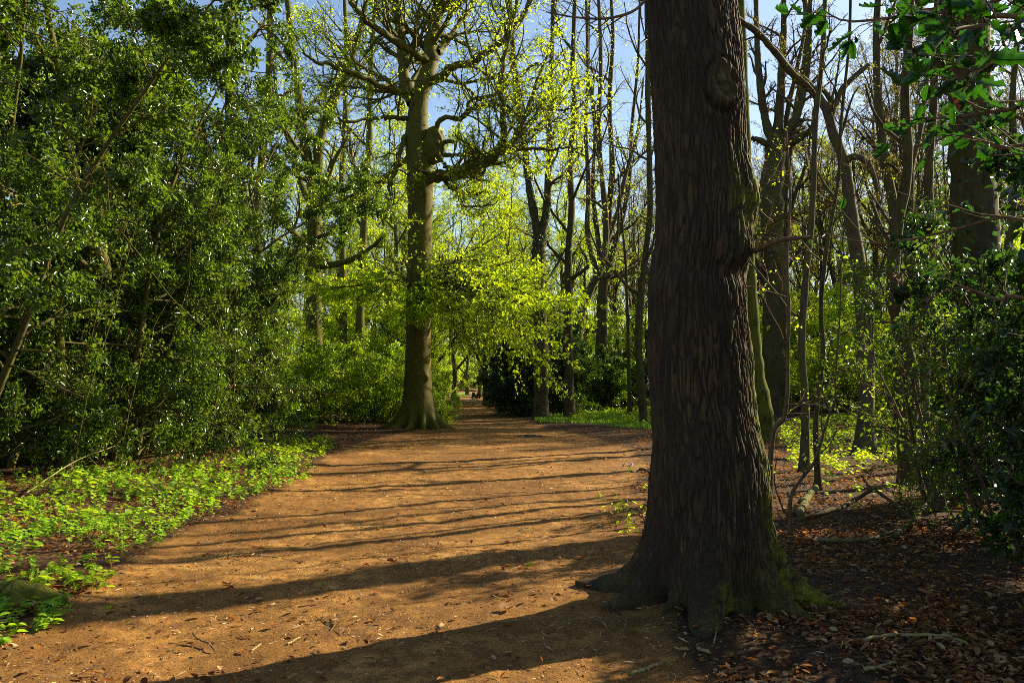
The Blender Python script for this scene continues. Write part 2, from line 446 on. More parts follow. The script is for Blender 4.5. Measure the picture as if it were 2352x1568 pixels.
# ------------------------------------------------------------------ generic trees
def make_branches(rng, trunk_p, trunk_r, spec):
    """returns list of (pts, rad) per level; spec = list of dicts"""
    levels = [(trunk_p[None] if trunk_p.ndim == 2 else trunk_p, trunk_r[None] if trunk_r.ndim == 1 else trunk_r)]
    for s in spec:
        p, r = levels[-1]
        S, D, L, r0 = spawn(rng, p, r, s['k'], s.get('t0', .2), s.get('t1', 1.), s.get('ang', (35, 65)), s.get('lr', (.3, .5)),
                            s.get('rr', .6), s.get('flat', 0.), s.get('rmin', .004), s.get('shrink', .5), s.get('up', 0.))
        levels.append(grow(rng, S, D, L, r0, s.get('n', 6), s.get('wig', .12), s.get('trop', .05), s.get('taper', .35)))
    return levels

def bare_tree(name, label, seed, H=16., r=.28, leafk=0, leafmat='lime', barkm='bark', fork=.35, ivy=0, lsize=.09, spread=(25, 48), k1=12, k2=7, k3=7, k4=4, stems=1, leafkeep=1.0, lean=(0, 0), group=None):
    rng = np.random.default_rng(seed)
    root = thing(name, label, 'tree', group=group)
    mb = MB(); tw = MB(); lf = MB()
    for st in range(stems):
        a = rng.uniform(0, 2*PI); off = (.25 if stems > 1 else 0)
        n = 26
        z = np.linspace(0, 1, n)
        base = np.array([off*math.cos(a), off*math.sin(a), -.2])
        ln = np.array([lean[0], lean[1]]) + (np.array([math.cos(a), math.sin(a)])*rng.uniform(.06, .16)*H if stems > 1 else 0)
        p = np.zeros((n, 3)); p[:, 2] = base[2]+z*H
        w = .045*H
        p[:, 0] = base[0]+ln[0]*z**1.3+w*noise3(np.stack([z*2.6, z*0+seed+st*7.7, z*0], -1))
        p[:, 1] = base[1]+ln[1]*z**1.3+w*noise3(np.stack([z*2.6, z*0+seed+4.3+st*7.7, z*0], -1))
        rr = r*(1-.88*z**.85)*(1 if stems == 1 else .7)
        rr = rr*(1+.5*np.exp(-z*H/.35))
        tubes(mb, p[None], rr[None], 14)
        lv = make_branches(rng, p, rr, [
            dict(k=k1, t0=fork, t1=.98, ang=spread, lr=(.28, .48), rr=.62, n=9, wig=.09, trop=.06, taper=.3, rmin=.03),
            dict(k=k2, t0=.2, ang=(25, 55), lr=(.35, .6), rr=.6, n=7, wig=.12, trop=.06, rmin=.014),
            dict(k=k3, t0=.15, ang=(25, 60), lr=(.4, .7), rr=.55, n=5, wig=.14, trop=.03, rmin=.008),
            dict(k=k4, t0=.15, ang=(25, 60), lr=(.5, .8), rr=.6, n=4, wig=.16, trop=.01, rmin=.0055)])
        tubes(mb, *lv[1], 8); tubes(mb, *lv[2], 5); tubes(tw, *lv[3], 3); tubes(tw, *lv[4], 3)
        if leafk:
            leaf_on(lf, rng, lv[4][0], leafk, lsize, .62, .1, .06, .5, .2, keep=leafkeep)
        if ivy:
            zz = rng.random(ivy)**.8*.62; i = (zz*(n-1)); ii = i.astype(int); f = (i-ii)[:, None]
            c = p[ii]*(1-f)+p[ii+1]*f; rad = rr[ii]
            th = rng.uniform(0, 2*PI, ivy)
            o = np.stack([np.cos(th), np.sin(th), np.zeros(ivy)], -1)
            clump = 1+.9*np.maximum(noise3(np.stack([np.cos(th)*1.3, np.sin(th)*1.3, zz*9], -1)), -.3)
            pos = c+o*(rad*1.0+.03+.28*rng.random(ivy)*clump)[:, None]
            D = o*.4+rng.normal(size=(ivy, 3))*.5; D[:, 2] -= .5
            N_ = o+rng.normal(size=(ivy, 3))*.5
            iv = MB(); Ls = .085*rng.uniform(.6, 1.3, ivy)
            leaves(iv, pos, D, N_, Ls, Ls*.85)
            iv.build('ivy', M['ivy'], root)
    mb.build('trunk', M[barkm], root)
    tw.build('crown', M['twig'], root)
    if leafk: lf.build('foliage', M[leafmat], root)
    return root

def bush(name, label, seed, H=6., stems=5, R=2.2, leafm='limegreen', barkm='twig_pale', k1=14, k2=6, k3=6, lk=10, lsize=.07, wr=.6, cat='shrub', low=.08, tpl=DIAMOND, upn=.5, trop=.03, spreadl=.04, group=None, flat=0., stemr=.009, shoots=0, gap=None):
    rng = np.random.default_rng(seed)
    root = thing(name, label, cat, group=group)
    mb = MB(); lf = MB()
    a = np.arange(stems)*2*PI/stems+rng.uniform(0, 1, stems)
    S = np.stack([.18*R*np.cos(a), .18*R*np.sin(a), np.full(stems, -.15)], -1)
    D = np.stack([np.cos(a)*.35*R/H*2, np.sin(a)*.35*R/H*2, np.ones(stems)], -1)
    L = H*rng.uniform(.8, 1.05, stems)
    p, r = grow(rng, S, D, L, np.full(stems, stemr*H), 14, .07, .05, .15)
    tubes(mb, p, r, 7)
    if shoots:
        a = rng.uniform(0, 2*PI, shoots); q = R*rng.uniform(.25, .7, shoots)
        sS = np.stack([q*np.cos(a), q*np.sin(a), np.full(shoots, -.1)], -1); sD = np.stack([np.cos(a)*.28, np.sin(a)*.28, np.ones(shoots)], -1)+rng.normal(size=(shoots, 3))*.12
        tubes(mb, *grow(rng, sS, sD, H*rng.uniform(.35, .9, shoots), np.full(shoots, .011), 12, .07, .03, .3), 5)
    lr = R/H*.85
    lv = make_branches(rng, p, r, [
        dict(k=k1, t0=low, t1=1, ang=(50, 88), lr=(lr*.7, lr*1.15), rr=.5, n=7, wig=.13, trop=trop, rmin=.012, shrink=.55, flat=flat),
        dict(k=k2, t0=.2, ang=(30, 65), lr=(.35, .6), rr=.55, n=5, wig=.15, trop=.02, rmin=.007, flat=flat),
        dict(k=k3, t0=.15, ang=(30, 65), lr=(.4, .7), rr=.6, n=4, wig=.16, trop=.0, rmin=.004, flat=flat)])
    tubes(mb, *lv[1], 5); tubes(mb, *lv[2], 4); tubes(mb, *lv[3], 3)
    leaf_on(lf, rng, lv[3][0], lk, lsize, wr, .05, spreadl, upn, .1, tpl, gap=gap)
    leaf_on(lf, rng, lv[2][0], max(lk//2, 2), lsize, wr, .3, spreadl, upn, .1, tpl, gap=gap)
    mb.build('trunk', M[barkm], root)
    lf.build('foliage', M[leafm], root)
    return root

def gz(x, y): return float(gh(np.array([x]), np.array([y]))[0])
def place(o, x, y, rz=0, s=1.0):
    o.location = (x, y, gz(x, y)); o.rotation_euler = (0, 0, rz); o.scale = (s, s, s)
    return o
def at(px, d): return ((px-1176)/FPX*d, d)

# ------------------------------------------------------------------ the big foreground trunk
def build_oak():
    ox, oy = 1.41, 5.8
    root = thing('oak_tree', 'thick dark furrowed trunk beside the path with a round scar and moss on its roots', 'tree', (ox, oy, 0))
    rows = [(-420, 1478, 1662), (-150, 1474, 1676), (0, 1481, 1690), (100, 1487, 1700), (200, 1493, 1711), (300, 1500, 1714), (400, 1507, 1722), (450, 1510, 1724), (540, 1509, 1722),
            (600, 1499, 1719), (650, 1492, 1718), (760, 1493, 1720), (850, 1491, 1727), (930, 1496, 1737), (1000, 1500, 1748), (1060, 1502, 1757), (1130, 1504, 1758), (1300, 1512, 1756), (1360, 1515, 1752)]
    zr, cr, rr = [], [], []
    for py, a, b in rows:
        p0, p1 = P(a, py, oy), P(b, py, oy)
        zr.append(p0[2]); cr.append((p0[0]+p1[0])/2-ox); rr.append((p1[0]-p0[0])/2*.985)
    zr, cr, rr = [np.array(q)[::-1] for q in (zr, cr, rr)]
    zs = np.concatenate([np.arange(-.18, 1.2, .007), np.arange(1.2, 4.9, .0085), np.linspace(4.91, 8.6, 60)])
    cx = np.interp(zs, zr, cr); R = np.interp(zs, zr, rr)
    k = np.ones(21)/21
    cx = np.convolve(np.pad(cx, 10, 'edge'), k, 'valid'); R = np.convolve(np.pad(R, 10, 'edge'), k, 'valid')
    cy = .04*np.sin(zs*.7)
    bz = P(1640, 195, 5.5)[2]
    bth = math.radians(-72)
    rz = P(1700, 455, 5.7)[2]; kz = P(1600, 585, 5.5)[2]
    def ad(T, t0): return (T-t0+PI) % (2*PI)-PI
    attrs = {}
    def disp(T, Z, RR):
        q = np.stack([np.cos(T)*RR, np.sin(T)*RR, Z], -1)
        wv = noise3(q*np.array([2.2, 2.2, 1.2]))
        q2 = q*np.array([1, 1, .09])+.022*wv[..., None]
        f = noise3(q2*np.array([40, 40, 52])); f2 = noise3(q*np.array([60, 60, 26])+7)
        ridge = 1-np.abs(f)*2.3
        furrow = sstep(.45, .98, ridge)
        att = np.clip(1.2-.15*(Z-2), .6, 1.1)
        right = .55+.75*sstep(-1.9, -.4, ad(T, 0))*(ad(T, 0) < 1.2)
        d = -.017*furrow*att*right + .010*f2 + .035*noise3(q*2.1+3) + .018*noise3(q*5+9)
        # burl with healed scar
        du = ad(T, bth)*.40/.125+.12*noise3(q*6+1); dv = (Z-bz)/.155+.12*noise3(q*6+5); rad = np.sqrt(du*du+dv*dv)
        ring = .055*np.exp(-((rad-.92)/.24)**2)*(1+.5*noise3(q*9))
        inner = np.exp(-(rad/.75)**4)
        fold = np.cos(rad*9+2.2*np.sin(2*np.arctan2(dv, du)+.6)+6*noise3(q*6))
        d = d*(1-.5*inner) + ring*.35 + .05*np.exp(-(rad/1.25)**2) - .022*np.exp(-((rad-1.28)/.14)**2) + .012*fold*np.exp(-(rad/1.1)**4) + inner*(.03*noise3(q*np.array([16, 16, 8]))-.02)
        # burr on the right edge, bulge creases
        du = ad(T, math.radians(-18))*.45/.17; dv = (Z-rz)/.20; r2 = np.sqrt(du*du+dv*dv)
        d = d + .075*np.exp(-r2**2)*(1+.6*noise3(q*11))
        du = ad(T, math.radians(-60))*.45/.34; dv = (Z-kz+.12)/.07
        d = d - .035*np.exp(-(du*du+dv*dv)) + .03*np.exp(-(du*du+((Z-kz-.12)/.15)**2))
        for (t_, py, s, a) in ((-120, 400, .1, .03), (-150, 660, .16, .05), (-95, 330, .08, .02), (-40, 560, .12, .035)):
            zz = P(1600, py, 5.5)[2]
            d = d + a*np.exp(-((ad(T, math.radians(t_))*.45/s)**2+((Z-zz)/s)**2))
        low = sstep(.9, .1, Z)
        d = d + low*(.045*noise3(q*np.array([3., 3., 1.5])+20)+.03*noise3(q*np.array([8., 8., 4.])+2))
        attrs['furrow'] = np.clip(furrow*(1-.7*inner)+.8*np.exp(-((rad-1.25)/.12)**2)+.6*sstep(.3, 1, -fold)*np.exp(-(rad/1.1)**4), 0, 1)
        attrs['scar'] = .7*np.exp(-(rad/.85)**6)
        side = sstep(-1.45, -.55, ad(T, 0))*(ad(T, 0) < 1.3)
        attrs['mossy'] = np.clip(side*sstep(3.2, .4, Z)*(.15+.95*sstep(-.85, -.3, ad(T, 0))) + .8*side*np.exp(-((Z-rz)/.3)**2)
                                 + .75*sstep(.4, .2, Z)*np.exp(-((ad(T, math.radians(-90)))/.16)**2) + .12*sstep(.3, .05, Z), 0, 1)  # front root: moss, its colour strengthened to paint in a sunlit patch
        return d
    mb = MB()
    lobes = [(math.radians(152), .70, .20, .20), (math.radians(192), .46, .15, .22), (math.radians(222), .22, .12, .15), (math.radians(252), .52, .21, .30), (math.radians(288), .14, .14, .15), (math.radians(-42), .40, .14, .2), (math.radians(-8), .58, .15, .22), (math.radians(32), .75, .14, .32), (math.radians(70), .5, .3, .3), (math.radians(110), .4, .3, .3)]
    T, Z = ring_trunk(mb, zs, cx, cy, R, 460, disp, lobes)
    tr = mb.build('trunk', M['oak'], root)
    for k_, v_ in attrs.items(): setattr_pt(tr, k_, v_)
    # limbs and thin branches above the frame; dense unseen crown added to block skylight
    rng = np.random.default_rng(5)
    lm = MB(); tw = MB(); lf = MB()
    top = np.array([cx[-1], cy[-1], 8.5])
    for a, l, up in ((20, 4.6, .9), (150, 4.6, .8), (265, 4.0, .8), (80, 4.6, .7), (205, 5.0, .6), (320, 4.6, .7)):
        e = np.array([math.cos(math.radians(a)), math.sin(math.radians(a)), up])*l
        p = smooth([top-[0, 0, .5], top+e*.3+[0, 0, .2], top+e*.65, top+e], 14)
        r = .24*(1-.75*np.linspace(0, 1, 14)); tubes(lm, p[None], r[None], 10)
        lv = make_branches(rng, p, r, [dict(k=9, t0=.25, ang=(30, 65), lr=(.3, .6), n=7, rmin=.02), dict(k=8, ang=(30, 60), lr=(.4, .7), n=5, rmin=.008), dict(k=7, ang=(30, 60), lr=(.4, .7), n=4, rmin=.005)])
        tubes(lm, *lv[1], 5); tubes(tw, *lv[2], 3); tubes(tw, *lv[3], 3)
        leaf_on(lf, rng, lv[3][0], 9, .09, .7, .1, .05, .8, .1)
    lm.build('limb', M['bark'], root)
    tw.build('crown', M['twig'], root); lf.build('foliage', M['limegreen'], root)
    # twig reaching left near the top of the picture
    b = MB()
    o = np.array([ox, oy, 0])
    p = smooth([P(1510, -60, 5.7)-o, P(1470, 15, 5.5)-o, P(1400, 42, 5.4)-o, P(1320, 40, 5.3)-o, P(1255, 28, 5.2)-o], 16)
    r = np.linspace(.014, .004, 16); tubes(b, p[None], r[None], 6)
    lv = make_branches(rng, p, r, [dict(k=9, t0=.15, ang=(25, 60), lr=(.25, .5), n=6, trop=-.05, rmin=.003)])
    tubes(b, *lv[1], 4)
    b.build('branch', M['twig'], root); b2 = MB()
    # short dead snag on the right side
    p = smooth([P(1690, 575, 5.75)-o, P(1735, 575, 5.6)-o, P(1775, 555, 5.5)-o, P(1840, 545, 5.45)-o, P(1862, 545, 5.4)-o], 14)
    tubes(b2, p[None], np.linspace(.026, .010, 14)[None], 7)
    b2.build('branch', M['twig'], root)
    return root
oak = build_oak()

# ------------------------------------------------------------------ the pollarded beech left of the path
def build_beech():
    D0 = 27.4
    bx, by, _ = P(958, 985, D0)
    base = np.array([bx, by, 0.0])
    root = thing('beech_tree', 'smooth mossy beech with flared roots and a bulging burl beneath twisted limbs', 'tree', tuple(base))
    rng = np.random.default_rng(11)
    def Q(px, py, dz=0.): return P(px, py, D0+dz)-base
    rows = [(990, 925, 1003), (960, 928, 1000), (900, 928, 993), (800, 928, 991), (700, 930, 991), (600, 933, 993), (520, 936, 996), (440, 934, 997), (390, 933, 1000), (340, 929, 985), (280, 933, 985), (220, 943, 987), (180, 955, 1002), (145, 970, 1006), (118, 982, 1006)]
    zr = np.array([P(a, py, D0)[2] for py, a, b in rows]); cr = np.array([(P(a, py, D0)[0]+P(b, py, D0)[0])/2-bx for py, a, b in rows]); rr = np.array([(P(b, py, D0)[0]-P(a, py, D0)[0])/2 for py, a, b in rows])
    zs = np.concatenate([np.arange(-.15, 2.2, .03), np.arange(2.2, zr[-1], .05)])
    cx = np.interp(zs, zr, cr); R = np.interp(zs, zr, rr)*.92
    k = np.ones(9)/9
    cx = np.convolve(np.pad(cx, 4, 'edge'), k, 'valid'); R = np.convolve(np.pad(R, 4, 'edge'), k, 'valid')
    cy = .1*np.sin(zs*.5)
    def disp(T, Z, RR):
        q = np.stack([np.cos(T)*RR, np.sin(T)*RR, Z], -1)
        d = .035*noise3(q*np.array([2, 2, .8]))+.012*noise3(q*5)
        knz = P(985, 865, D0)[2]
        dt = (T-math.radians(-50)+PI) % (2*PI)-PI
        d = d+.10*np.exp(-((dt*.5/.13)**2+((Z-knz)/.14)**2))
        return d + sstep(1.2, .0, Z)*.05*noise3(q*np.array([4, 4, 1.5]))
    mb = MB()
    lobes = [(math.radians(a), A, w, h) for a, A, w, h in ((188, 1.15, .22, .34), (222, .9, .17, .36), (252, .62, .15, .4), (284, .62, .15, .45), (312, .70, .17, .42), (345, .85, .2, .34), (30, .7, .25, .35), (90, .7, .25, .35), (140, .8, .25, .35))]
    ring_trunk(mb, zs, cx, cy, R, 150, disp, lobes)
    mb.build('trunk', M['beech'], root)
    # burl
    bm = MB(); n = 46
    th = np.linspace(0, 2*PI, 64, endpoint=False); ph = np.linspace(.02, PI-.02, n)
    T, Ph = np.meshgrid(th, ph)
    d = np.stack([np.sin(Ph)*np.cos(T), np.sin(Ph)*np.sin(T), np.cos(Ph)], -1)
    rad = 1+.24*noise3(d*1.5+3)+.14*noise3(d*3.3+8)+.07*noise3(d*7+2)
    c = Q(997, 336, -.2)
    V = c+d*rad[..., None]*np.array([.42, .42, .66])
    idx = np.arange(n*64).reshape(n, 64); A = idx[:-1]; B = idx[1:]
    bm.add(V, np.stack([A, B, np.roll(B, -1, 1), np.roll(A, -1, 1)], -1).reshape(-1, 4))
    p = smooth([c+[.25, -.1, .1], Q(1036, 325, -.4), Q(1046, 330, -.5), Q(1045, 345, -.5)], 10); tubes(bm, p[None], np.linspace(.09, .04, 10)[None], 8)
    bm.build('burl', M['beech'], root)
    # limbs traced with their own depths
    lm = MB(); big = []; med = []
    def L(pts, r0, r1, lst=None, n=26, amp=.02):
        p, r = limb(lm, rng, [Q(*q) for q in pts], r0*.8, r1*.7, n, 10, amp*1.6)
        (big if lst is None else lst).append((p, r)); return p, r
    L([(950, 235, 0), (934, 190, .5), (924, 120, .9), (914, 37, 1.1), (902, -80, 1.3)], .33, .2)
    L([(987, 140, 0), (991, 90, .1), (1002, 45, 0), (1006, 0, -.2), (1014, -110, -.4)], .36, .2)
    L([(984, 150, 0), (966, 128, -.4), (913, 98, -1.2), (861, 66, -2.0), (813, 18, -2.6), (790, -40, -3)], .24, .08)
    L([(992, 140, 0), (978, 112, .5), (940, 70, 1.2), (905, 20, 1.6), (880, -50, 2)], .2, .08)
    L([(995, 185, 0), (1010, 175, -.3), (1042, 155, -.8), (1090, 141, -1.2), (1146, 100, -1.6), (1183, 56, -1.8), (1209, 22, -1.9), (1230, -40, -2)], .22, .08)
    L([(1005, 120, 0), (1025, 95, .5), (1050, 60, 1.1), (1076, 25, 1.5), (1092, -40, 1.9)], .17, .06)
    L([(955, 222, 0), (930, 212, -.3), (894, 204, -.9), (838, 181, -1.6), (775, 155, -2.2), (727, 144, -2.6), (690, 120, -3)], .17, .05)
    L([(950, 232, .2), (900, 190, .9), (860, 170, 1.5), (820, 150, 2.1), (760, 95, 2.6), (730, 60, 3)], .14, .05)
    L([(940, 278, 0), (905, 272, -.5), (875, 270, -.9), (831, 276, -1.4), (764, 281, -1.9), (715, 270, -2.2)], .12, .04)
    L([(940, 300, 0), (925, 330, -.4), (910, 380, -.7), (896, 430, -.9), (892, 480, -1.0), (880, 515, -1.1)], .12, .05)
    L([(940, 360, 0), (910, 385, .6), (870, 415, 1.1), (820, 445, 1.6), (760, 470, 2.0), (722, 478, 2.3)], .12, .04)
    L([(1000, 300, -.3), (1016, 270, -.5), (1053, 274, -.8), (1075, 252, -1.0), (1079, 230, -1.1), (1135, 215, -1.5), (1187, 181, -1.8), (1230, 150, -2.0), (1290, 140, -2.3)], .12, .04, None, 34)
    L([(1053, 274, -.8), (1098, 244, -1.4), (1146, 241, -1.9), (1194, 261, -2.3), (1231, 252, -2.6), (1290, 256, -2.9), (1340, 240, -3.1)], .09, .03)
    L([(985, 406, -.2), (1010, 404, -.6), (1042, 400, -1.1), (1079, 385, -1.7), (1112, 374, -2.1), (1135, 363, -2.4)], .27, .2, None, 20, .03)
    L([(1120, 368, -2.2), (1147, 340, -2.4), (1158, 310, -2.5), (1154, 259, -2.5), (1151, 190, -2.4), (1161, 111, -2.3), (1178, 60, -2.2), (1190, -30, -2.1)], .17, .07, None, 30)
    L([(1130, 365, -2.3), (1172, 333, -2.8), (1201, 281, -3.0), (1224, 222, -3.0), (1245, 160, -2.9), (1268, 90, -2.8)], .13, .05)
    L([(1125, 366, -2.3), (1160, 350, -2.5), (1209, 344, -2.8), (1283, 341, -3.4), (1340, 338, -3.9)], .11, .03)
    L([(1145, 345, -2.4), (1190, 318, -2.0), (1235, 290, -1.6), (1270, 240, -1.3), (1295, 180, -1.1)], .10, .04)
    L([(1018, 356, -.4), (1050, 355, -.9), (1098, 352, -1.5), (1146, 348, -2.1), (1200, 342, -2.5)], .10, .05)
    L([(1085, 372, -1.6), (1108, 350, -1.4), (1112, 320, -1.2), (1090, 300, -1.0), (1070, 318, -.8)], .05, .02, med)
    L([(1039, 408, -1.0), (1046, 432, -1.2), (1053, 456, -1.3), (1068, 470, -1.5), (1090, 478, -1.7), (1115, 474, -1.9), (1135, 463, -2.1)], .075, .03)
    L([(995, 330, -.2), (1020, 378, -.6), (1030, 384, -.9), (1050, 390, -1.2)], .09, .05, med)
    lm.build('limb', M['beech'], root)
    # low leafy bough sweeping right and towards the viewer
    bb = MB(); bl = []
    def B(pts, r0, r1, n=22):
        p, r = limb(bb, rng, [Q(*q) for q in pts], r0, r1, n, 7, .02); bl.append((p, r))
    B([(985, 640, -.2), (1010, 630, -.6), (1035, 642, -1.2), (1080, 660, -2.0), (1150, 680, -3.0), (1220, 705, -3.9), (1300, 718, -4.7)], .11, .015)
    B([(985, 655, -.2), (1020, 655, -.8), (1070, 680, -1.2), (1120, 705, -1.7), (1180, 745, -2.3), (1225, 790, -2.8), (1245, 815, -3.0)], .09, .012)
    B([(980, 630, .2), (1030, 610, .8), (1080, 622, 1.4), (1130, 640, 1.9), (1190, 665, 2.3), (1250, 690, 2.7)], .08, .012)
    B([(940, 652, -.2), (915, 640, -.7), (885, 640, -1.3), (840, 652, -2.0), (780, 660, -2.6), (715, 648, -3.2)], .08, .012)
    B([(938, 640, .3), (900, 630, .9), (850, 640, 1.6), (790, 650, 2.2), (730, 655, 2.7)], .07, .012)
    B([(970, 660, -.5), (975, 665, -1.0), (968, 680, -1.8), (955, 700, -2.4), (940, 715, -2.9)], .06, .01)
    B([(990, 648, -.4), (1040, 650, -1.5), (1100, 690, -2.8), (1170, 715, -3.6), (1250, 735, -4.4)], .08, .012)
    B([(985, 660, -.3), (1015, 690, -1.0), (1060, 720, -1.6), (1110, 745, -2.2), (1150, 775, -2.7)], .07, .012)
    B([(985, 625, .3), (1040, 600, .9), (1100, 600, 1.6), (1160, 615, 2.2), (1215, 640, 2.7)], .07, .012)
    B([(1080, 662, -2.0), (1120, 655, -2.5), (1180, 665, -3.3), (1240, 685, -4.1), (1290, 690, -4.9)], .05, .012)
    B([(940, 645, .1), (880, 655, .3), (820, 668, .4), (760, 680, .5)], .06, .012)
    bb.build('bough', M['beech'], root)
    tw = MB(); lf = MB(); lf2 = MB()
    for p, r in bl:
        lv = make_branches(rng, p, r, [dict(k=30, t0=.10, ang=(35, 75), lr=(.26, .52), rr=.4, n=7, wig=.08, trop=-.006, flat=1., rmin=.007, shrink=.35),
                                       dict(k=7, t0=.1, ang=(30, 60), lr=(.3, .6), n=5, wig=.1, trop=-.008, flat=1., rmin=.005)])
        tubes(tw, *lv[1], 4); tubes(tw, *lv[2], 3)
        for j, kk in ((1, 18), (2, 7)):
            leaf_on(lf2, rng, lv[j][0], kk, .105, .66, .05, .02, 1.2, .12, OVAL)
    for p, r in big:
        lv = make_branches(rng, p, r, [dict(k=12, t0=.12, ang=(30, 75), lr=(.3, .75), rr=.42, n=12, wig=.15, trop=.06, rmin=.016),
                                       dict(k=7, t0=.15, ang=(25, 60), lr=(.35, .65), rr=.55, n=6, wig=.16, trop=.05, rmin=.009),
                                       dict(k=6, t0=.1, ang=(25, 60), lr=(.4, .75), rr=.6, n=4, wig=.15, trop=0, rmin=.006)])
        tubes(tw, *lv[1], 5); tubes(tw, *lv[2], 4); tubes(tw, *lv[3], 3)
        leaf_on(lf, rng, lv[3][0], 4, .085, .64, .1, .05, .6, .35, OVAL, keep=.62)
    tw.build('crown', M['beech'], root)
    lf.build('foliage', M['lime'], root)
    lf2.build('foliage', M['lime'], root)
    return root
beech = build_beech()

# ------------------------------------------------------------------ helper for individually traced stems
def traced(name, label, cat, d, stems, barkm='bark', seed=1, twigm='twig', leafk=4, leafm='lime', lsize=.08, spec=None, ivy=None, keep=.8, group=None, leafname='foliage'):
    """stems: list of (pixel points with depth offsets, r0, r1, sprout?)"""
    rng = np.random.default_rng(seed)
    q0 = stems[0][0][0]
    b = P(q0[0], q0[1], d); bz = gz(b[0], b[1]); base = np.array([b[0], b[1], bz])
    root = thing(name, label, cat, tuple(base), group=group)
    mb = MB(); tw = MB(); lf = MB(); iv = MB(); first = True
    for st in stems:
        pts, r0, r1 = st[:3]; sprout = st[3] if len(st) > 3 else 1
        pp = [P(q[0], q[1], d+(q[2] if len(q) > 2 else 0))-base for q in pts]
        if first:
            pp[0] = np.array([0, 0, -.15])
        p = smooth(pp, 40 if first else 26); n = len(p)
        p = p + .25*r0*np.stack([noise3(np.stack([np.linspace(0, 9, n), np.full(n, seed+3.*k), np.full(n, q0[0]*.1)], -1)) for k in range(3)], -1)
        r = r0+(r1-r0)*np.linspace(0, 1, n)**.9
        if first: r = r*(1+.55*np.exp(-np.maximum(p[:, 2], 0)/.3))
        r = r*(1+.07*rng.normal(size=n))
        tubes(mb, p[None], r[None], 14 if r0 > .1 else 8)
        first = False
        if sprout:
            sp = spec or [dict(k=int(8*sprout)+1, t0=.3, ang=(30, 65), lr=(.16, .32), rr=.5, n=8, wig=.13, trop=.07, rmin=.014),
                          dict(k=6, t0=.15, ang=(25, 60), lr=(.35, .65), rr=.55, n=6, wig=.14, trop=.05, rmin=.008),
                          dict(k=6, t0=.1, ang=(25, 60), lr=(.4, .75), rr=.6, n=4, wig=.15, trop=.02, rmin=.005)]
            lv = make_branches(rng, p, r, sp)
            for j in range(1, len(lv)): tubes(tw if j > 1 else mb, *lv[j], 5 if j == 1 else 3)
            if leafk: leaf_on(lf, rng, lv[-1][0], leafk, lsize, .62, .1, .05, .6, .3, keep=keep)
        if ivy and len(st) > 4 and st[4]:
            k = st[4]; zz = rng.random(k)**1.0; i = zz*(n-1.001); ii = i.astype(int); f = (i-ii)[:, None]
            c = p[ii]*(1-f)+p[ii+1]*f; th = rng.uniform(0, 2*PI, k); o = np.stack([np.cos(th), np.sin(th), np.zeros(k)], -1)
            clump = np.clip(.6+1.6*noise3(np.stack([np.cos(th)*1.2, np.sin(th)*1.2, zz*11], -1)), .1, 2)
            pos = c+o*(r[ii]+.02+ivy*rng.random(k)*clump)[:, None]
            D = o*.4+rng.normal(size=(k, 3))*.5; D[:, 2] -= .5
            Ls = .085*rng.uniform(.6, 1.3, k); leaves(iv, pos, D, o+rng.normal(size=(k, 3))*.5, Ls, Ls*.85)
    mb.build('trunk', M[barkm], root)
    if tw.n: tw.build('crown', M[twigm], root)
    if lf.n: lf.build(leafname, M[leafm], root)
    if iv.n: iv.build('ivy', M['ivy'], root)
    return root

# ------------------------------------------------------------------ trees one can tell apart
traced('ivy_tree', 'dark forked trunk wrapped in ivy standing left of the burled beech', 'tree', 33, [
    ([(722, 960), (722, 800), (720, 640), (722, 500), (720, 430), (705, 360), (690, 250), (672, 120), (655, -40)], .42, .12, 1, 1500),
    ([(722, 470), (728, 400), (735, 320), (760, 250), (790, 180), (812, 120), (835, 30), (850, -60)], .26, .10, 1),
    ([(720, 480, .2), (690, 420, .6), (668, 340, 1.), (640, 250, 1.4), (628, 150, 1.6)], .16, .06, 1),
    ([(735, 610, 0), (780, 605, -.6), (820, 590, -1.), (850, 570, -1.3), (878, 545, -1.5)], .16, .06, .6),
    ([(730, 545, 0), (770, 530, -.6), (810, 500, -1.1), (850, 490, -1.5), (900, 455, -2)], .09, .03, .6),
    ([(726, 470, 0), (760, 478, -.8), (810, 460, -1.4), (860, 435, -2)], .09, .03, .6)], 'bark_green', 21, 'beech', 4, 'lime', .09, None, .30, .7)
traced('fork_tree', 'dark two-stemmed tree forking above the dark evergreen bush right of the path', 'tree', 35, [
    ([(1243, 958), (1243, 850), (1240, 720), (1238, 600), (1238, 545)], .33, .29, 0, 700),
    ([(1238, 556), (1228, 500), (1215, 430), (1205, 340), (1190, 230), (1178, 100), (1168, -60)], .22, .08, 1, 500),
    ([(1240, 556), (1252, 500), (1258, 440), (1262, 350), (1262, 240), (1268, 130), (1272, -60)], .22, .08, 1, 500),
    ([(1252, 650), (1275, 615, .5), (1300, 570, 1), (1325, 530, 1.5)], .07, .03, .5)], 'bark', 22, 'twig', 4, 'lime', .09, None, .16, .8)
traced('slim_tree', 'slim straight trunk on the grass verge right of the path', 'tree', 36, [
    ([(1309, 956), (1307, 850), (1304, 740), (1306, 600), (1312, 480), (1310, 380), (1318, 250), (1316, 120), (1322, -80)], .23, .09, 1),
    ([(1312, 640), (1330, 628, -.3), (1350, 612, -.5), (1345, 590, -.6), (1330, 565, -.5)], .10, .05, .4)], 'bark', 23, 'twig', 3, 'lime', .085, None, None, .8)
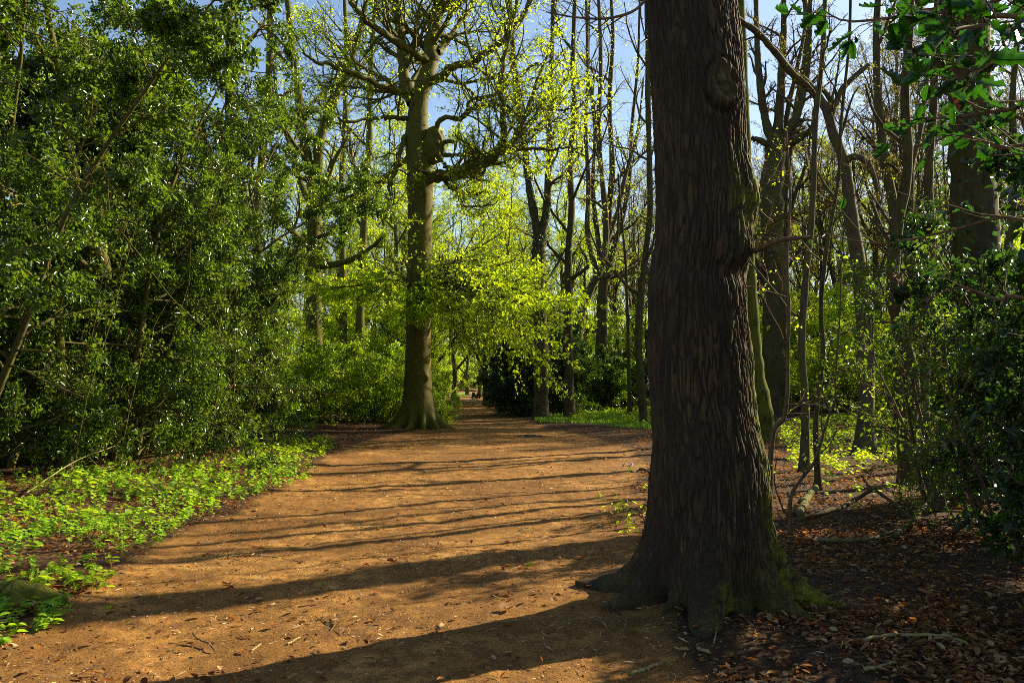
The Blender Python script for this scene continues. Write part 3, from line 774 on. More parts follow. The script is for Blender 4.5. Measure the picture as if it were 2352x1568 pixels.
traced('leaning_tree', 'leaning grey stem curving up behind the slim verge trunk', 'tree', 42, [
    ([(1320, 940), (1325, 800), (1335, 720), (1360, 655), (1385, 600), (1392, 520), (1385, 430), (1375, 300), (1380, 150), (1372, -50)], .30, .09, 1),
    ([(1372, 630), (1350, 540), (1352, 420), (1345, 300), (1350, 160), (1345, -40)], .17, .07, 1),
    ([(1390, 570), (1420, 480, .5), (1438, 400, .8), (1465, 300, 1.2), (1478, 180, 1.5)], .14, .05, 1)], 'bark_grey', 24, 'twig', 3, 'lime', .09, None, None, .7)
traced('multi_stem_tree', 'many-stemmed tree fanning upward behind the leaning grey stem', 'tree', 46, [
    ([(1376, 925), (1380, 800), (1384, 680), (1390, 600), (1398, 500), (1405, 380), (1400, 240), (1408, 80), (1400, -60)], .36, .08, 1),
    ([(1384, 690), (1400, 600), (1425, 520), (1445, 420), (1450, 300), (1465, 150), (1470, -20)], .2, .06, 1),
    ([(1384, 640), (1372, 540), (1362, 430), (1366, 300), (1352, 150), (1356, -60)], .18, .06, 1)], 'bark', 25, 'twig', 2, 'lime', .09, None, None, .7)
traced('pole_tree', 'thin pole trunk just left of the big furrowed trunk', 'tree', 31, [
    ([(1478, 935), (1470, 850), (1466, 760), (1478, 620), (1492, 500), (1492, 380), (1488, 240), (1487, 100), (1485, -80)], .16, .09, 1, 260)], 'bark', 26, 'twig', 5, 'lime', .08, None, .10, .8)
traced('thin_tree', 'very thin bare pole between the leaning stem and the big furrowed trunk', 'tree', 38, [
    ([(1446, 920), (1443, 800), (1440, 690), (1437, 600), (1428, 500), (1420, 400)], .10, .05, 1)], 'bark', 27, 'twig', 3, 'limegreen', .08)
traced('knob_tree', 'tree with a knobbly pollard head of bare shoots right of the big furrowed trunk', 'tree', 34, [
    ([(1780, 940), (1778, 800), (1780, 680), (1776, 560), (1772, 450), (1780, 360), (1782, 320)], .50, .46, .2),
    ([(1778, 330), (1762, 290), (1750, 230), (1740, 120), (1735, -60)], .24, .10, 1),
    ([(1785, 330), (1790, 260), (1795, 170), (1800, 80), (1800, -60)], .26, .10, 1),
    ([(1790, 330), (1815, 290, -.3), (1840, 240, -.5), (1858, 130, -.7), (1862, -40, -.9)], .22, .08, 1),
    ([(1790, 345), (1830, 320, -.6), (1862, 300, -1.0), (1872, 280, -1.2)], .22, .10, .6),
    ([(1775, 340), (1745, 322, -.4), (1728, 318, -.7)], .16, .08, .5),
    ([(1800, 320, .3), (1812, 240, .6), (1830, 160, .8), (1850, 60, 1.), (1865, -50, 1.2)], .14, .05, 1)], 'bark', 28, 'twig', 2, 'buds', .07, None, None, .5)
traced('burr_tree', 'straight trunk close behind the knobbly pollard in the bare wood', 'tree', 40, [
    ([(1800, 930), (1798, 800), (1800, 650), (1798, 520), (1806, 400), (1830, 250), (1850, 100), (1846, -60)], .30, .10, 1),
    ([(1800, 560), (1822, 460, .4), (1850, 380, .6), (1866, 280, .9), (1884, 150, 1.)], .12, .05, 1)], 'bark', 29, 'twig', 2, 'buds', .07)
traced('crooked_tree', 'crooked dark tree whose long limb leans left towards the big furrowed trunk', 'tree', 18, [
    ([(1985, 990), (1990, 860), (1985, 740), (1970, 600), (1957, 520), (1950, 440), (1938, 370), (1915, 310), (1900, 260), (1880, 225), (1840, 180)], .19, .09, .15),
    ([(1862, 205), (1820, 170, -.3), (1780, 120, -.6), (1740, 75, -.9), (1690, 40, -1.2), (1650, 0, -1.5)], .095, .055, .25),
    ([(1862, 200), (1810, 150, .3), (1790, 120, .4), (1770, 100, .5)], .06, .03, .5),
    ([(1905, 275), (1915, 250), (1935, 205), (1975, 165), (1995, 150)], .09, .05, .4),
    ([(1918, 315), (1905, 268), (1906, 230), (1880, 195)], .08, .05, .4),
    ([(1940, 375), (1960, 360, -.2), (1990, 370, -.4), (2005, 400, -.5), (2015, 440, -.5)], .085, .05, .6)], 'bark_grey', 30, 'twig', 2, 'buds', .05,
    [dict(k=5, t0=.3, ang=(30, 65), lr=(.16, .32), rr=.4, n=8, wig=.14, trop=.04, rmin=.01), dict(k=5, t0=.15, ang=(25, 60), lr=(.35, .65), rr=.55, n=6, wig=.14, trop=.03, rmin=.005), dict(k=4, t0=.1, ang=(25, 60), lr=(.4, .75), rr=.6, n=4, wig=.15, trop=.0, rmin=.0035)])
traced('dark_tree', 'dark upright stem with a swan-neck side branch right of the crooked limb', 'tree', 22, [
    ([(2075, 1000), (2070, 860), (2062, 700), (2058, 560), (2048, 450), (2030, 360), (2020, 240), (2012, 100), (2020, -60)], .21, .08, .35),
    ([(2060, 600), (2090, 480, .3), (2092, 380, .5), (2110, 320, .6), (2128, 200, .9), (2130, 40, 1.)], .12, .05, .4),
    ([(2060, 480), (2080, 420, -.4), (2060, 390, -.6), (2040, 375, -.7)], .06, .04, .4)], 'bark', 31, 'twig', 2, 'buds', .06)
right = traced('mossy_tree', 'broad trunk with mossy right edge behind the holly at the far right', 'tree', 11.0, [
    ([(2255, 1160), (2262, 950), (2256, 760), (2248, 600), (2240, 450), (2232, 300), (2222, 120), (2212, -40), (2200, -330), (2190, -700)], .36, .24, 0, 1100),
    ([(2228, 300), (2150, 120, .4), (2080, -80, 1.0), (2000, -300, 1.8)], .07, .03, 1),
    ([(2210, -60), (2150, -260, .6), (2080, -420, 1.2), (2020, -640, 1.6)], .14, .05, 1),
    ([(2220, -60), (2300, -260, -.6), (2380, -420, -1.2), (2440, -640, -1.6)], .14, .05, 1)], 'bark_mossy', 32, 'twig', 0, ivy=.22)
traced('moss_covered_tree', 'moss-covered lit stem peeping out behind the big furrowed trunk', 'tree', 21, [
    ([(1762, 1005), (1752, 940), (1738, 850), (1728, 740), (1722, 600), (1716, 420), (1708, 200), (1700, -60)], .26, .10, .4)], 'moss', 33, 'twig', 2, 'lime', .07)
traced('pole_tree', 'thin leaning pole left of the dark upright stem in the sunlit litter', 'tree', 14.4, [
    ([(1846, 1065), (1850, 940), (1842, 800), (1850, 640), (1866, 480), (1872, 300), (1890, 120), (1896, -60)], .085, .04, .4)], 'bark_grey', 41, 'twig', 2, 'limegreen', .045, keep=.5)
traced('pole_tree', 'slim dark pole between the dark upright stem and the mossy-edged trunk', 'tree', 14.2, [
    ([(2126, 1070), (2120, 900), (2128, 720), (2138, 560), (2132, 400), (2146, 220), (2150, 60), (2158, -60)], .12, .05, .4)], 'bark', 42, 'twig', 1, 'buds', .045)
traced('pole_tree', 'slim pole right of the mossy-edged trunk at the edge of the picture', 'tree', 16.5, [
    ([(2316, 1050), (2318, 900), (2308, 720), (2318, 560), (2330, 400), (2326, 220), (2340, 60), (2342, -60)], .11, .05, .4)], 'bark', 43, 'twig', 2, 'limegreen', .055)
traced('pole_tree', 'very slim bent pole rising beside the arching lime sapling', 'tree', 12.0, [
    ([(1880, 1110), (1874, 960), (1890, 820), (1886, 700), (1900, 560), (1925, 420), (1930, 300), (1950, 100), (1955, -60)], .045, .02, .4)], 'bark', 44, 'twig', 2, 'limegreen', .045, keep=.5)
traced('dark_tree', 'dark crooked trunk rising from the litter just left of the slim dark pole', 'tree', 12.6, [
    ([(2083, 1100), (2088, 980), (2094, 860), (2070, 760), (2050, 660), (2062, 520), (2085, 380), (2078, 200), (2090, 40), (2086, -100)], .125, .06, .25)], 'bark', 45, 'twig', 1, 'buds', .05)
# trunks standing within the left evergreens
traced('trunk_in_holly', 'dark straight trunk rising through the hollies beneath a patch of blue sky', 'tree', 21, [
    ([(585, 1000), (560, 860), (540, 600), (530, 400), (528, 250), (526, 120), (520, -60)], .17, .11, .8, 400)], 'bark', 34, 'twig', 4, 'holly', .07, None, .12)
traced('trunk_in_holly', 'dim grey trunk between the hollies and the ivy-wrapped tree', 'tree', 27, [
    ([(598, 960), (596, 800), (592, 640), (590, 500), (600, 380), (612, 250), (620, 100), (618, -60)], .2, .1, 1, 300)], 'bark_green', 35, 'twig', 4, 'lime', .08, None, .12)
traced('pale_tree', 'pale slender trunk between the ivy-wrapped tree and the burled beech', 'tree', 45, [
    ([(788, 900), (788, 700), (786, 560), (785, 420), (790, 300), (795, 160), (790, -60)], .26, .10, 1)], 'bark_green', 36, 'twig', 2, 'lime', .09)
traced('pale_tree', 'forked pale trunk just left of the burled beech', 'tree', 41, [
    ([(826, 900), (828, 740), (832, 600), (838, 460), (848, 330), (850, 200), (858, 60), (862, -60)], .28, .10, 1),
    ([(836, 500), (815, 400, .4), (800, 300, .7), (790, 180, 1.)], .11, .05, 1)], 'bark_green', 37, 'twig', 2, 'lime', .09)
rngc = np.random.default_rng(3)
lop = traced('lopped_tree', 'curving pale-barked stem with a sawn-off limb within the left hollies', 'tree', 12.6, [
    ([(158, 1090), (150, 960), (140, 820), (136, 700), (150, 600), (180, 480), (168, 380), (155, 260), (140, 180), (126, 110), (108, 20), (100, -120)], .07, .05, 1),
    ([(150, 600), (180, 600, -.1), (205, 620, -.2), (232, 615, -.2)], .07, .07, 0),
    ([(240, 640, -.15), (236, 600, -.2), (222, 566, -.35)], .10, .10, 0),
    ([(205, 640, -.1), (220, 480), (300, 560, .1), (360, 640, .2), (420, 710, .2), (590, 850, .4)], .012, .010, 0)], 'bark_green', 38, 'twig_pale', 14, 'holly', .065)
# pale sawn face of that limb
c = P(222, 566, 12.25)-np.array(lop.location); cb = MB()
th = np.linspace(0, 2*PI, 28, endpoint=False); ax = nrm(np.array([-.35, -.85, .55])); u1 = nrm(np.cross(ax, [0, 0, 1])); u2 = np.cross(ax, u1)
rings = []
for rr_, zz_ in ((.118, -.08), (.120, -.01), (.112, .006), (.05, .012), (.002, .004)):
    rr2 = rr_*(1+.08*np.cos(2*th+.5)+.04*np.cos(5*th))
    rings.append(c+ax*zz_+u1*(rr2*np.cos(th))[:, None]*1.15+u2*(rr2*np.sin(th))[:, None])
V = np.array(rings); idx = np.arange(5*28).reshape(5, 28)
cb.add(V, np.stack([idx[:-1], np.roll(idx[:-1], -1, 1), np.roll(idx[1:], -1, 1), idx[1:]], -1).reshape(-1, 4))
cb.build('sawn_end', M['cutwood'], lop)

# ------------------------------------------------------------------ hollies on the left
HP = [bush('holly_tree', '', 101, 9.0, 4, 2.3, 'holly', 'holly_bark', 50, 6, 6, 18, .072, .55, 'tree', .03, OVAL, .3, -.02, shoots=16, stemr=.007, gap=(.95, -.2)),
      bush('holly_tree', '', 102, 8.5, 5, 2.4, 'holly', 'holly_bark', 46, 6, 6, 16, .07, .55, 'tree', .02, OVAL, .3, -.02, shoots=20, stemr=.007, gap=(.95, -.2)),
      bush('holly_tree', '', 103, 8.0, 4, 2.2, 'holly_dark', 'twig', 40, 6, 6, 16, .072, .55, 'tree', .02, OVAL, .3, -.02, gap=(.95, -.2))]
spots = [(-8.4, 12.4, 0, 1.05, 'glossy tall holly at the left edge of the picture above the bright herbs'),
         (-7.5, 14.6, 1, 1.1, 'glossy tall holly with its skirt behind the bright herb patch'),
         (-7.1, 17.2, 0, 1.0, 'tall holly in the middle of the left evergreen row'),
         (-6.6, 20.2, 1, .6, 'holly whose low branches reach the bare earth left of the path'),
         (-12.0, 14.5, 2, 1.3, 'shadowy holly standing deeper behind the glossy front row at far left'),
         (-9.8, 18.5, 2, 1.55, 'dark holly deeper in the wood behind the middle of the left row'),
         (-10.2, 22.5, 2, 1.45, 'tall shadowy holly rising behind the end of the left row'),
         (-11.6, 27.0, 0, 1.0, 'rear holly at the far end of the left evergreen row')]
used = set()
for i, (x, y, k, s, lab) in enumerate(spots):
    rz = 1.3*i
    o = HP[k]
    if k in used: o = dup(o, lab, (0, 0, 0), 0, 1, 'hollies along the left of the path')
    used.add(k); o['label'] = lab; o['group'] = 'hollies along the left of the path'
    place(o, x, y, rz, s)
# ------------------------------------------------------------------ dark evergreens right of the path
yew = place(bush('evergreen_bush', 'dense almost black evergreen bush overhanging the path in the distance', 111, 4.4, 7, 2.8, 'yew', 'bark', 24, 7, 7, 14, .09, .45, 'bush', .02), *at(1212, 40), 0, 1.08)
HB = bush('holly_bush', 'dark green holly bush behind the slim verge trunk', 112, 3.2, 6, 1.7, 'holly', 'twig', 16, 6, 6, 11, .08, .55, 'bush', .02)
place(HB, *at(1285, 40), .3, 1.1)
for px, d, s, rz, lab in ((1390, 44, 1.25, 2.1, 'broad dark holly bush beneath the many-stemmed tree'), (1450, 47, 1.1, 4.0, 'low dark holly bush left of the big furrowed trunk'),
                          (1340, 52, 1.1, 1.0, 'tall dim holly behind the leaning grey stem'),
                          (1094, 235, 2.4, 2.6, 'far dark bush closing the path at its vanishing point'),
                          (1056, 175, 2.3, .6, 'far dark bush just left of the vanishing end of the path')):
    place(dup(HB, lab, (0, 0, 0), 0), *at(px, d), rz, s)
# ------------------------------------------------------------------ hollies on the right
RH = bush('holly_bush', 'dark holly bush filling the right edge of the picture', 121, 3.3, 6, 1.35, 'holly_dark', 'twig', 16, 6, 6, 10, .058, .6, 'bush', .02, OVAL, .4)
place(RH, 4.75, 5.6, 0, 1.3)
for x, y, s, rz, lab in ((5.9, 8.4, 1.25, 1.7, 'holly bush in front of the broad mossy-edged trunk'), (11.6, 17.5, .8, 3.1, 'low dim holly bush deeper in the wood behind the mossy-edged trunk'),
                         (14.5, 21.0, 1.2, 4.4, 'dim holly thicket at the right edge behind the mossy-edged trunk')):
    place(dup(RH, lab, (0, 0, 0), 0, 1, None), x, y, rz, s)

YH = bush('young_holly', 'loose young holly with scattered dark leaves before the dark upright stem', 131, 3.6, 5, 1.7, 'holly', 'twig', 11, 4, 4, 6, .06, .6, 'bush', .1, OVAL, .4)
place(YH, 5.7, 10.2, 0, 1.0)
place(dup(YH, 'loose young holly leaning over the bent fallen branch at right', (0, 0, 0), 0), 5.0, 7.9, 2.0, .7)
def near_holly():
    rng = np.random.default_rng(77)
    base = np.array([2.75, 2.3, 0]); base[2] = gz(base[0], base[1])
    root = thing('holly_tree', 'spiny-leaved holly reaching its large backlit leaves in from the upper right', 'tree', tuple(base))
    mb = MB(); lf = MB()
    p = smooth([(0, 0, -.1), (.05, .1, 1.2), (-.05, .05, 2.4), (.05, .1, 3.6), (0, .2, 4.6)], 24); r = np.linspace(.07, .02, 24)
    tubes(mb, p[None], r[None], 9)
    def br(pts, r0=.011, kt=8, kl=4):
        q = smooth([np.asarray(a)-base for a in pts], 16); rr = np.linspace(r0, .003, 16)
        tubes(mb, q[None], rr[None], 6)
        lv = make_branches(rng, q, rr, [dict(k=kt, t0=.25, ang=(30, 65), lr=(.14, .3), rr=.5, n=6, wig=.12, trop=-.02, rmin=.0022)])
        tubes(mb, *lv[1], 4)
        leaf_on(lf, rng, lv[1][0], kl, .074, .62, .2, .004, .5, .15, HOLLY, (35, 70))
        leaf_on(lf, rng, q[None], 8, .072, .62, .35, .004, .5, .15, HOLLY, (35, 70))
    s = base+np.array([0, .05, 2.3])
    br([s+[0, 0, .25], P(2352, 40, 2.45), P(2260, 60, 2.4), P(2190, 70, 2.3), P(2130, 130, 2.2)])
    br([s+[0, 0, .35], P(2380, -40, 2.6), P(2300, 0, 2.6), P(2200, 20, 2.7), P(2060, 60, 2.9)])
    br([s, P(2400, 150, 2.3), P(2320, 130, 2.2), P(2250, 160, 2.1), P(2210, 210, 2.05)])
    br([s+[0, 0, -.05], P(2420, 240, 2.7), P(2330, 250, 2.7), P(2180, 270, 2.9), P(2080, 270, 3.1)])
    br([s+[0, 0, .6], P(2450, -150, 2.8), P(2330, -60, 2.9), P(2150, 20, 3.2), P(1960, 50, 3.4), P(1890, 25, 3.5)], .014, 8, 4)
    br([s+[0, 0, -.3], P(2450, 380, 2.6), P(2352, 350, 2.7), P(2260, 325, 2.9), P(2180, 300, 3.0)], .01, 5, 3)
    # bare long twigs in front of the wood
    for pts in ([s+[0, 0, -.4], P(2420, 520, 2.8), P(2300, 500, 3.0), P(2180, 530, 3.2), P(2020, 560, 3.4), P(1890, 535, 3.5)],
                [s+[0, 0, -.5], P(2400, 300, 2.7), P(2300, 250, 2.8), P(2250, 200, 2.9), P(2180, 190, 3.0)],
                [s+[0, 0, -.9], P(2400, 700, 2.8), P(2300, 690, 3.0), P(2200, 660, 3.2), P(2100, 700, 3.4)],
                [s+[0, 0, .1], P(2400, 330, 2.9), P(2290, 340, 3.1), P(2240, 300, 3.2), P(2190, 265, 3.3)]):
        q = smooth([np.asarray(a)-base for a in pts], 18); rr = np.linspace(.009, .0025, 18); tubes(mb, q[None], rr[None], 6)
        lv = make_branches(rng, q, rr, [dict(k=6, t0=.3, ang=(25, 60), lr=(.12, .3), rr=.5, n=5, rmin=.002)]); tubes(mb, *lv[1], 4)
        leaf_on(lf, rng, lv[1][0], 2, .045, .6, .3, .004, .5, .15, HOLLY, (35, 70))
    # the rest of its crown, out of the picture to the right
    lv = make_branches(rng, p, r, [dict(k=26, t0=.2, ang=(50, 85), lr=(.16, .26), rr=.5, n=6, rmin=.008), dict(k=6, ang=(30, 60), lr=(.35, .6), n=5, rmin=.004)])
    keep = (lv[1][0][:, -1, 0] > -.12)
    lv1 = (lv[1][0][keep], lv[1][1][keep]); kk = np.repeat(keep, 6)
    tubes(mb, *lv1, 5); tubes(mb, lv[2][0][kk], lv[2][1][kk], 4)
    leaf_on(lf, rng, lv[2][0][kk], 12, .055, .62, .1, .01, .4, .1, HOLLY)
    mb.build('trunk', M['twig'], root); lf.build('foliage', M['holly_near'], root)
    rl = MB(); c = P(2190, 222, 2.05)-base
    leaves(rl, np.array([c]), np.array([[.3, 0, -1.]]), np.array([[.6, -1., .3]]), np.array([.045]), np.array([.026]), HOLLY)
    tag(rl.build('leaf', M['red_leaf'], root), 'withered red-brown leaf')
    return root
near_holly()

# ------------------------------------------------------------------ fresh green understorey
SP = [bush('hornbeam', '', 201, 7.5, 5, 2.8, 'lime', 'bark_green', 20, 6, 6, 6, .10, .64, 'tree', .06, DIAMOND, .4, .0, .05, None, .55),
      bush('hornbeam', '', 202, 6.0, 6, 2.6, 'limegreen', 'bark_green', 18, 6, 6, 5, .10, .64, 'tree', .03, DIAMOND, .4, .0, .05, None, .5),
      bush('hornbeam', '', 203, 3.2, 7, 1.9, 'limegreen', 'twig', 14, 6, 6, 6, .085, .62, 'tree', .02, DIAMOND, .4, .0, .05)]
sp = [(940, 48, 0, 1.05, 'lime hornbeam beyond the left side of the burled beech'),
      (880, 48, 0, .9, 'fresh green hornbeam hidden partly behind the left side of the burled beech'),
      (795, 52, 1, 1.0, 'fresh green hornbeam below the forked pale trunk'),
      (760, 46, 0, 1.05, 'lime hornbeam behind the ivy-wrapped trunk'),
      (630, 39, 1, 1.0, 'fresh green hornbeam between the left hollies and the ivy-wrapped trunk'),
      (955, 66, 0, 1.25, 'lime hornbeam far back beyond the burled beech'),
      (1195, 70, 0, 1.25, 'tall lime hornbeam rising behind the almost black bush'),
      (1285, 68, 1, 1.2, 'green hornbeam behind the two-stemmed tree'),
      (1330, 62, 0, 1.0, 'lime hornbeam glowing behind the leaning grey stem'),
      (1430, 54, 1, 1.05, 'fresh green hornbeam left of the big furrowed trunk'),
      (1520, 60, 0, 1.0, 'lime hornbeam mostly behind the big furrowed trunk'),
      (1690, 50, 1, 1.0, 'green hornbeam just right of the big furrowed trunk'),
      (1800, 62, 0, 1.1, 'lime hornbeam behind the knobbly pollard'),
      (1900, 44, 1, .95, 'fresh green hornbeam right of the knobbly pollard'),
      (2010, 55, 0, 1.0, 'lime hornbeam behind the crooked tree'),
      (2130, 42, 1, 1.0, 'green hornbeam behind the dark upright stem'),
      (2290, 30, 0, .9, 'lime hornbeam glowing behind the mossy-edged trunk'),
      (2420, 24, 1, 1.0, 'green hornbeam at the right edge beyond the mossy-edged trunk'),
      (1086, 300, 0, 3.0, 'far lime hornbeam closing the view where the path vanishes'),
      (1040, 170, 0, 1.9, 'hazy lime hornbeam far off just left of the vanishing end of the path'),
      (1003, 125, 1, 1.4, 'far green hornbeam left of where the path vanishes'),
      (1172, 112, 1, 1.5, 'far green hornbeam right of where the path vanishes'),
      (975, 92, 0, 1.3, 'lime hornbeam at the left edge of the distant path'),
      (1160, 98, 0, 1.4, 'far lime hornbeam seen above the almost black bush'),
      (1765, 60, 0, .95, 'lime hornbeam between the big furrowed trunk and the knobbly pollard'),
      (1850, 44, 0, .85, 'airy lime hornbeam in front of the knobbly pollard crowd'),
      (1930, 33, 0, .75, 'airy lime hornbeam just behind the crooked tree'),
      (2050, 36, 0, .85, 'airy lime hornbeam behind the swan-neck branch'),
      (2200, 38, 0, .95, 'lime hornbeam left of the mossy-edged trunk'),
      (1590, 75, 0, 1.2, 'lime hornbeam wholly beyond the big furrowed trunk'),
      (1380, 85, 0, 1.3, 'far lime hornbeam between the verge trunks'),
      (870, 60, 0, 1.2, 'lime hornbeam glowing left of the burled beech'),
      (560, 44, 0, 1.15, 'lime hornbeam seen through the left hollies'),
      (420, 36, 1, 1.2, 'green hornbeam deep behind the left hollies'),
      (880, 31.5, 2, .95, 'low green shrub left of the flared roots of the burled beech'),
      (800, 31, 2, 1.0, 'low green shrub below the forked pale trunk'),
      (735, 29.5, 2, 1.0, 'low green shrub at the foot of the ivy-wrapped trunk'),
      (650, 27, 2, 1.1, 'low green shrub at the end of the holly row'),
      (1010, 31, 2, .5, 'small bright sapling bush just right of the flared beech roots'),
      (962, 53, 2, .95, 'low bright bush at the left side of the distant path'),
      (958, 41, 2, .85, 'bright layered bush between the burled beech and the distant path'),
      (985, 76, 2, 1.1, 'small far bush on the left of the path near its vanishing end'),
      (1150, 74, 2, 1.2, 'small far bush on the right of the path near its vanishing end'),
      (1640, 48, 2, 1.1, 'low green shrub behind the right side of the big furrowed trunk'),
      (1850, 38, 2, .9, 'low green shrub right of the foot of the knobbly pollard'),
      (1965, 34, 2, .9, 'low green shrub behind the crooked tree'),
      (2110, 31, 2, .95, 'low green shrub below the swan-neck branch')]
used = set()
for i, (px, d, k, s, lab) in enumerate(sp):
    o = SP[k]
    if k in used: o = dup(o, lab, (0, 0, 0), 0)
    used.add(k); o['label'] = lab
    if k == 2: o['category'] = 'shrub'; o.name = 'green_shrub'
    place(o, *at(px, d), 2.4*i, s)
    o['group'] = 'low green shrubs under the trees' if k == 2 else 'fresh green hornbeams of the understorey'

# ------------------------------------------------------------------ bare woodland behind
BT = [bare_tree('woodland_tree', '', 301, 17, .26, 0, 'buds', 'bark', .3, 0),
      bare_tree('woodland_tree', '', 302, 16, .24, 3, 'buds', 'bark_grey', .28, 0, .08, (18, 40), 13, 7, 7, 4),
      bare_tree('woodland_tree', '', 303, 16, .22, 6, 'lime', 'bark_green', .14, 0, .088, (30, 62), 16, 7, 7, 4),
      bare_tree('woodland_tree', '', 304, 15, .22, 2, 'buds', 'bark', .25, 0, .08, (16, 36), 9, 6, 6, 4, stems=3)]
GRP = 'slender trees of the wood behind'
LAB = ['bare twiggy tree of the background wood', 'background tree dotted with russet buds', 'background tree hazed with lime leaf', 'bare many-stemmed coppice tree of the background wood']
bt = [(1420, 60, 0), (1468, 52, 3), (1345, 60, 2), (1500, 75, 1), (1400, 74, 0), (1180, 64, 2), (985, 62, 2), (900, 52, 2), (1455, 66, 1), (1172, 48, 2), (1150, 60, 2), (988, 56, 2), (1205, 54, 2), (968, 70, 2), (1225, 84, 0), (1280, 66, 2), (1300, 58, 2), (1405, 70, 2), (1470, 76, 2), (1190, 64, 3), (1115, 58, 2), (1755, 60, 2), (1830, 56, 2), (1945, 46, 2), (2020, 42, 0), (2060, 56, 2), (2100, 44, 2), (2175, 58, 2), (2260, 62, 3), (2345, 50, 2), (1870, 55, 2), (690, 64, 2), (765, 60, 3), (815, 68, 2), (865, 64, 2), (1290, 64, 2), (1225, 72, 0), (1160, 80, 2), (1100, 90, 2), (1040, 75, 2), (985, 85, 0), (930, 62, 2), (890, 70, 1),
      (840, 80, 0), (800, 58, 2), (760, 72, 1), (700, 55, 2), (660, 66, 0), (620, 50, 2), (560, 60, 2), (500, 48, 2), (440, 58, 0), (360, 45, 2), (260, 40, 2), (150, 46, 2), (40, 38, 2),
      (1700, 60, 3), (1725, 58, 0), (1760, 70, 1), (1815, 52, 3), (1850, 62, 0), (1885, 46, 3), (1925, 58, 1), (1965, 40, 3), (1995, 66, 0), (2035, 50, 3), (2080, 38, 1), (2110, 60, 0),
      (2150, 34, 3), (2190, 48, 0), (2240, 40, 3), (2290, 52, 1), (2330, 32, 3), (2370, 44, 0), (2430, 36, 1), (1560, 56, 1), (1620, 66, 0), (1385, 82, 2), (1450, 90, 2), (1075, 110, 2), (1125, 120, 1), (2060, 80, 1), (1940, 90, 0), (1780, 95, 1), (1690, 85, 0), (1260, 95, 1), (2200, 75, 1), (2310, 80, 0)]
used = set()
rngb = random.Random(4)
for i, (px, d, k) in enumerate(bt):
    o = BT[k]
    if k in used: o = dup(o, LAB[k], (0, 0, 0), 0)
    used.add(k); o['label'] = LAB[k]; o['group'] = ['bare twiggy trees behind', 'russet budded trees behind', 'lime hazed trees behind', 'coppice trees behind'][k]
    place(o, *at(px, d), rngb.uniform(0, 6.28), rngb.uniform(.8, 1.2))

# ------------------------------------------------------------------ ground cover, litter, sticks
def inpoly(x, y, poly):
    r = np.zeros(len(x), bool); n = len(poly)
    for i in range(n):
        x0, y0 = poly[i]; x1, y1 = poly[(i+1) % n]
        c = ((y0 > y) != (y1 > y)) & (x < (x1-x0)*(y-y0)/(y1-y0+1e-12)+x0)
        r ^= c
    return r
def scatter(rng, px_poly, dens, nmin=None):
    poly = np.array([G(*q) for q in px_poly]); lo, hi = poly.min(0), poly.max(0)
    n = int(dens*np.prod(hi-lo)); x = rng.uniform(lo[0], hi[0], n); y = rng.uniform(lo[1], hi[1], n)
    k = inpoly(x, y, poly)
    if nmin is not None: k &= n2(x, y, 1.1, 4.)+.25*rng.normal(size=n) > nmin
    return x[k], y[k]
def herbs(name, label, cat, polys, dens, hh, lsize, m, seed, nl=7, nmin=-.25):
    rng = np.random.default_rng(seed); mb = MB()
    for poly in polys:
        x, y = scatter(rng, poly, dens, nmin)
        z = gh(x, y); n = len(x)
        h = hh*rng.uniform(.4, 1.2, n)*(1+.6*n2(x, y, .9, 2.))
        S = np.stack([x, y, z-.01], -1); D = rng.normal(size=(n, 3))*.25; D[:, 2] = 1
        p, r = grow(rng, S, D, h, np.full(n, .0022), 4, .1, 0, .7)
        tubes(mb, p, r, 3)
        for lev in range(nl):
            t = .35+.65*(lev+1)/nl
            ii = min(int(t*3), 2); f = t*3-ii
            q = p[:, ii]*(1-f)+p[:, ii+1]*f if ii < 3 else p[:, 3]
            a = rng.uniform(0, 2*PI, n)
            d = np.stack([np.cos(a), np.sin(a), rng.uniform(-.35, .25, n)], -1)
            N_ = np.stack([rng.normal(size=n)*.3, rng.normal(size=n)*.3, np.ones(n)], -1)
            L = lsize*rng.uniform(.55, 1.25, n)
            leaves(mb, q, d, N_, L, L*.66, OVAL)
    o = mb.build(name, M[m]); tag(o, label, cat, None, 'stuff'); return o
herbs('herb_patch', 'bright green herbs carpeting the left verge below the hollies', 'ground cover',
      [[(-250, 1130), (0, 1130), (300, 1095), (520, 1070), (690, 1060), (730, 1085), (690, 1110), (560, 1150), (455, 1200), (420, 1225), (300, 1270), (240, 1330), (120, 1330), (-250, 1340)]], 85, .17, .062, 'ground_leaf', 51, 6, .02)
herbs('herb_patch', 'taller broad-leaved herbs scattered through the left verge carpet', 'ground cover', [[(-250, 1150), (0, 1140), (300, 1105), (520, 1075), (660, 1065), (560, 1120), (420, 1190), (250, 1270), (0, 1330), (-250, 1330)]], 16, .26, .11, 'limegreen', 57, 5, .12)
herbs('herb_patch', 'bright green herbs in the bottom left corner beside the mossy stump', 'ground cover', [[(-220, 1385), (80, 1370), (150, 1385), (130, 1430), (60, 1470), (-200, 1500)]], 150, .13, .06, 'ground_leaf', 52, 7, -.3)
herbs('herb_patch', 'dark leafy herbs beside the mossy stump in the long shadow', 'ground cover', [[(-60, 1335), (110, 1320), (250, 1320), (255, 1350), (120, 1372), (-60, 1385)]], 60, .16, .075, 'limegreen', 56, 7, -.3)
herbs('herb_patch', 'sparse green herbs at the end of the left holly row', 'ground cover', [[(560, 1040), (640, 1020), (760, 1010), (770, 1030), (720, 1060), (640, 1068), (540, 1075)]], 34, .2, .085, 'limegreen', 53, 7, -.1)
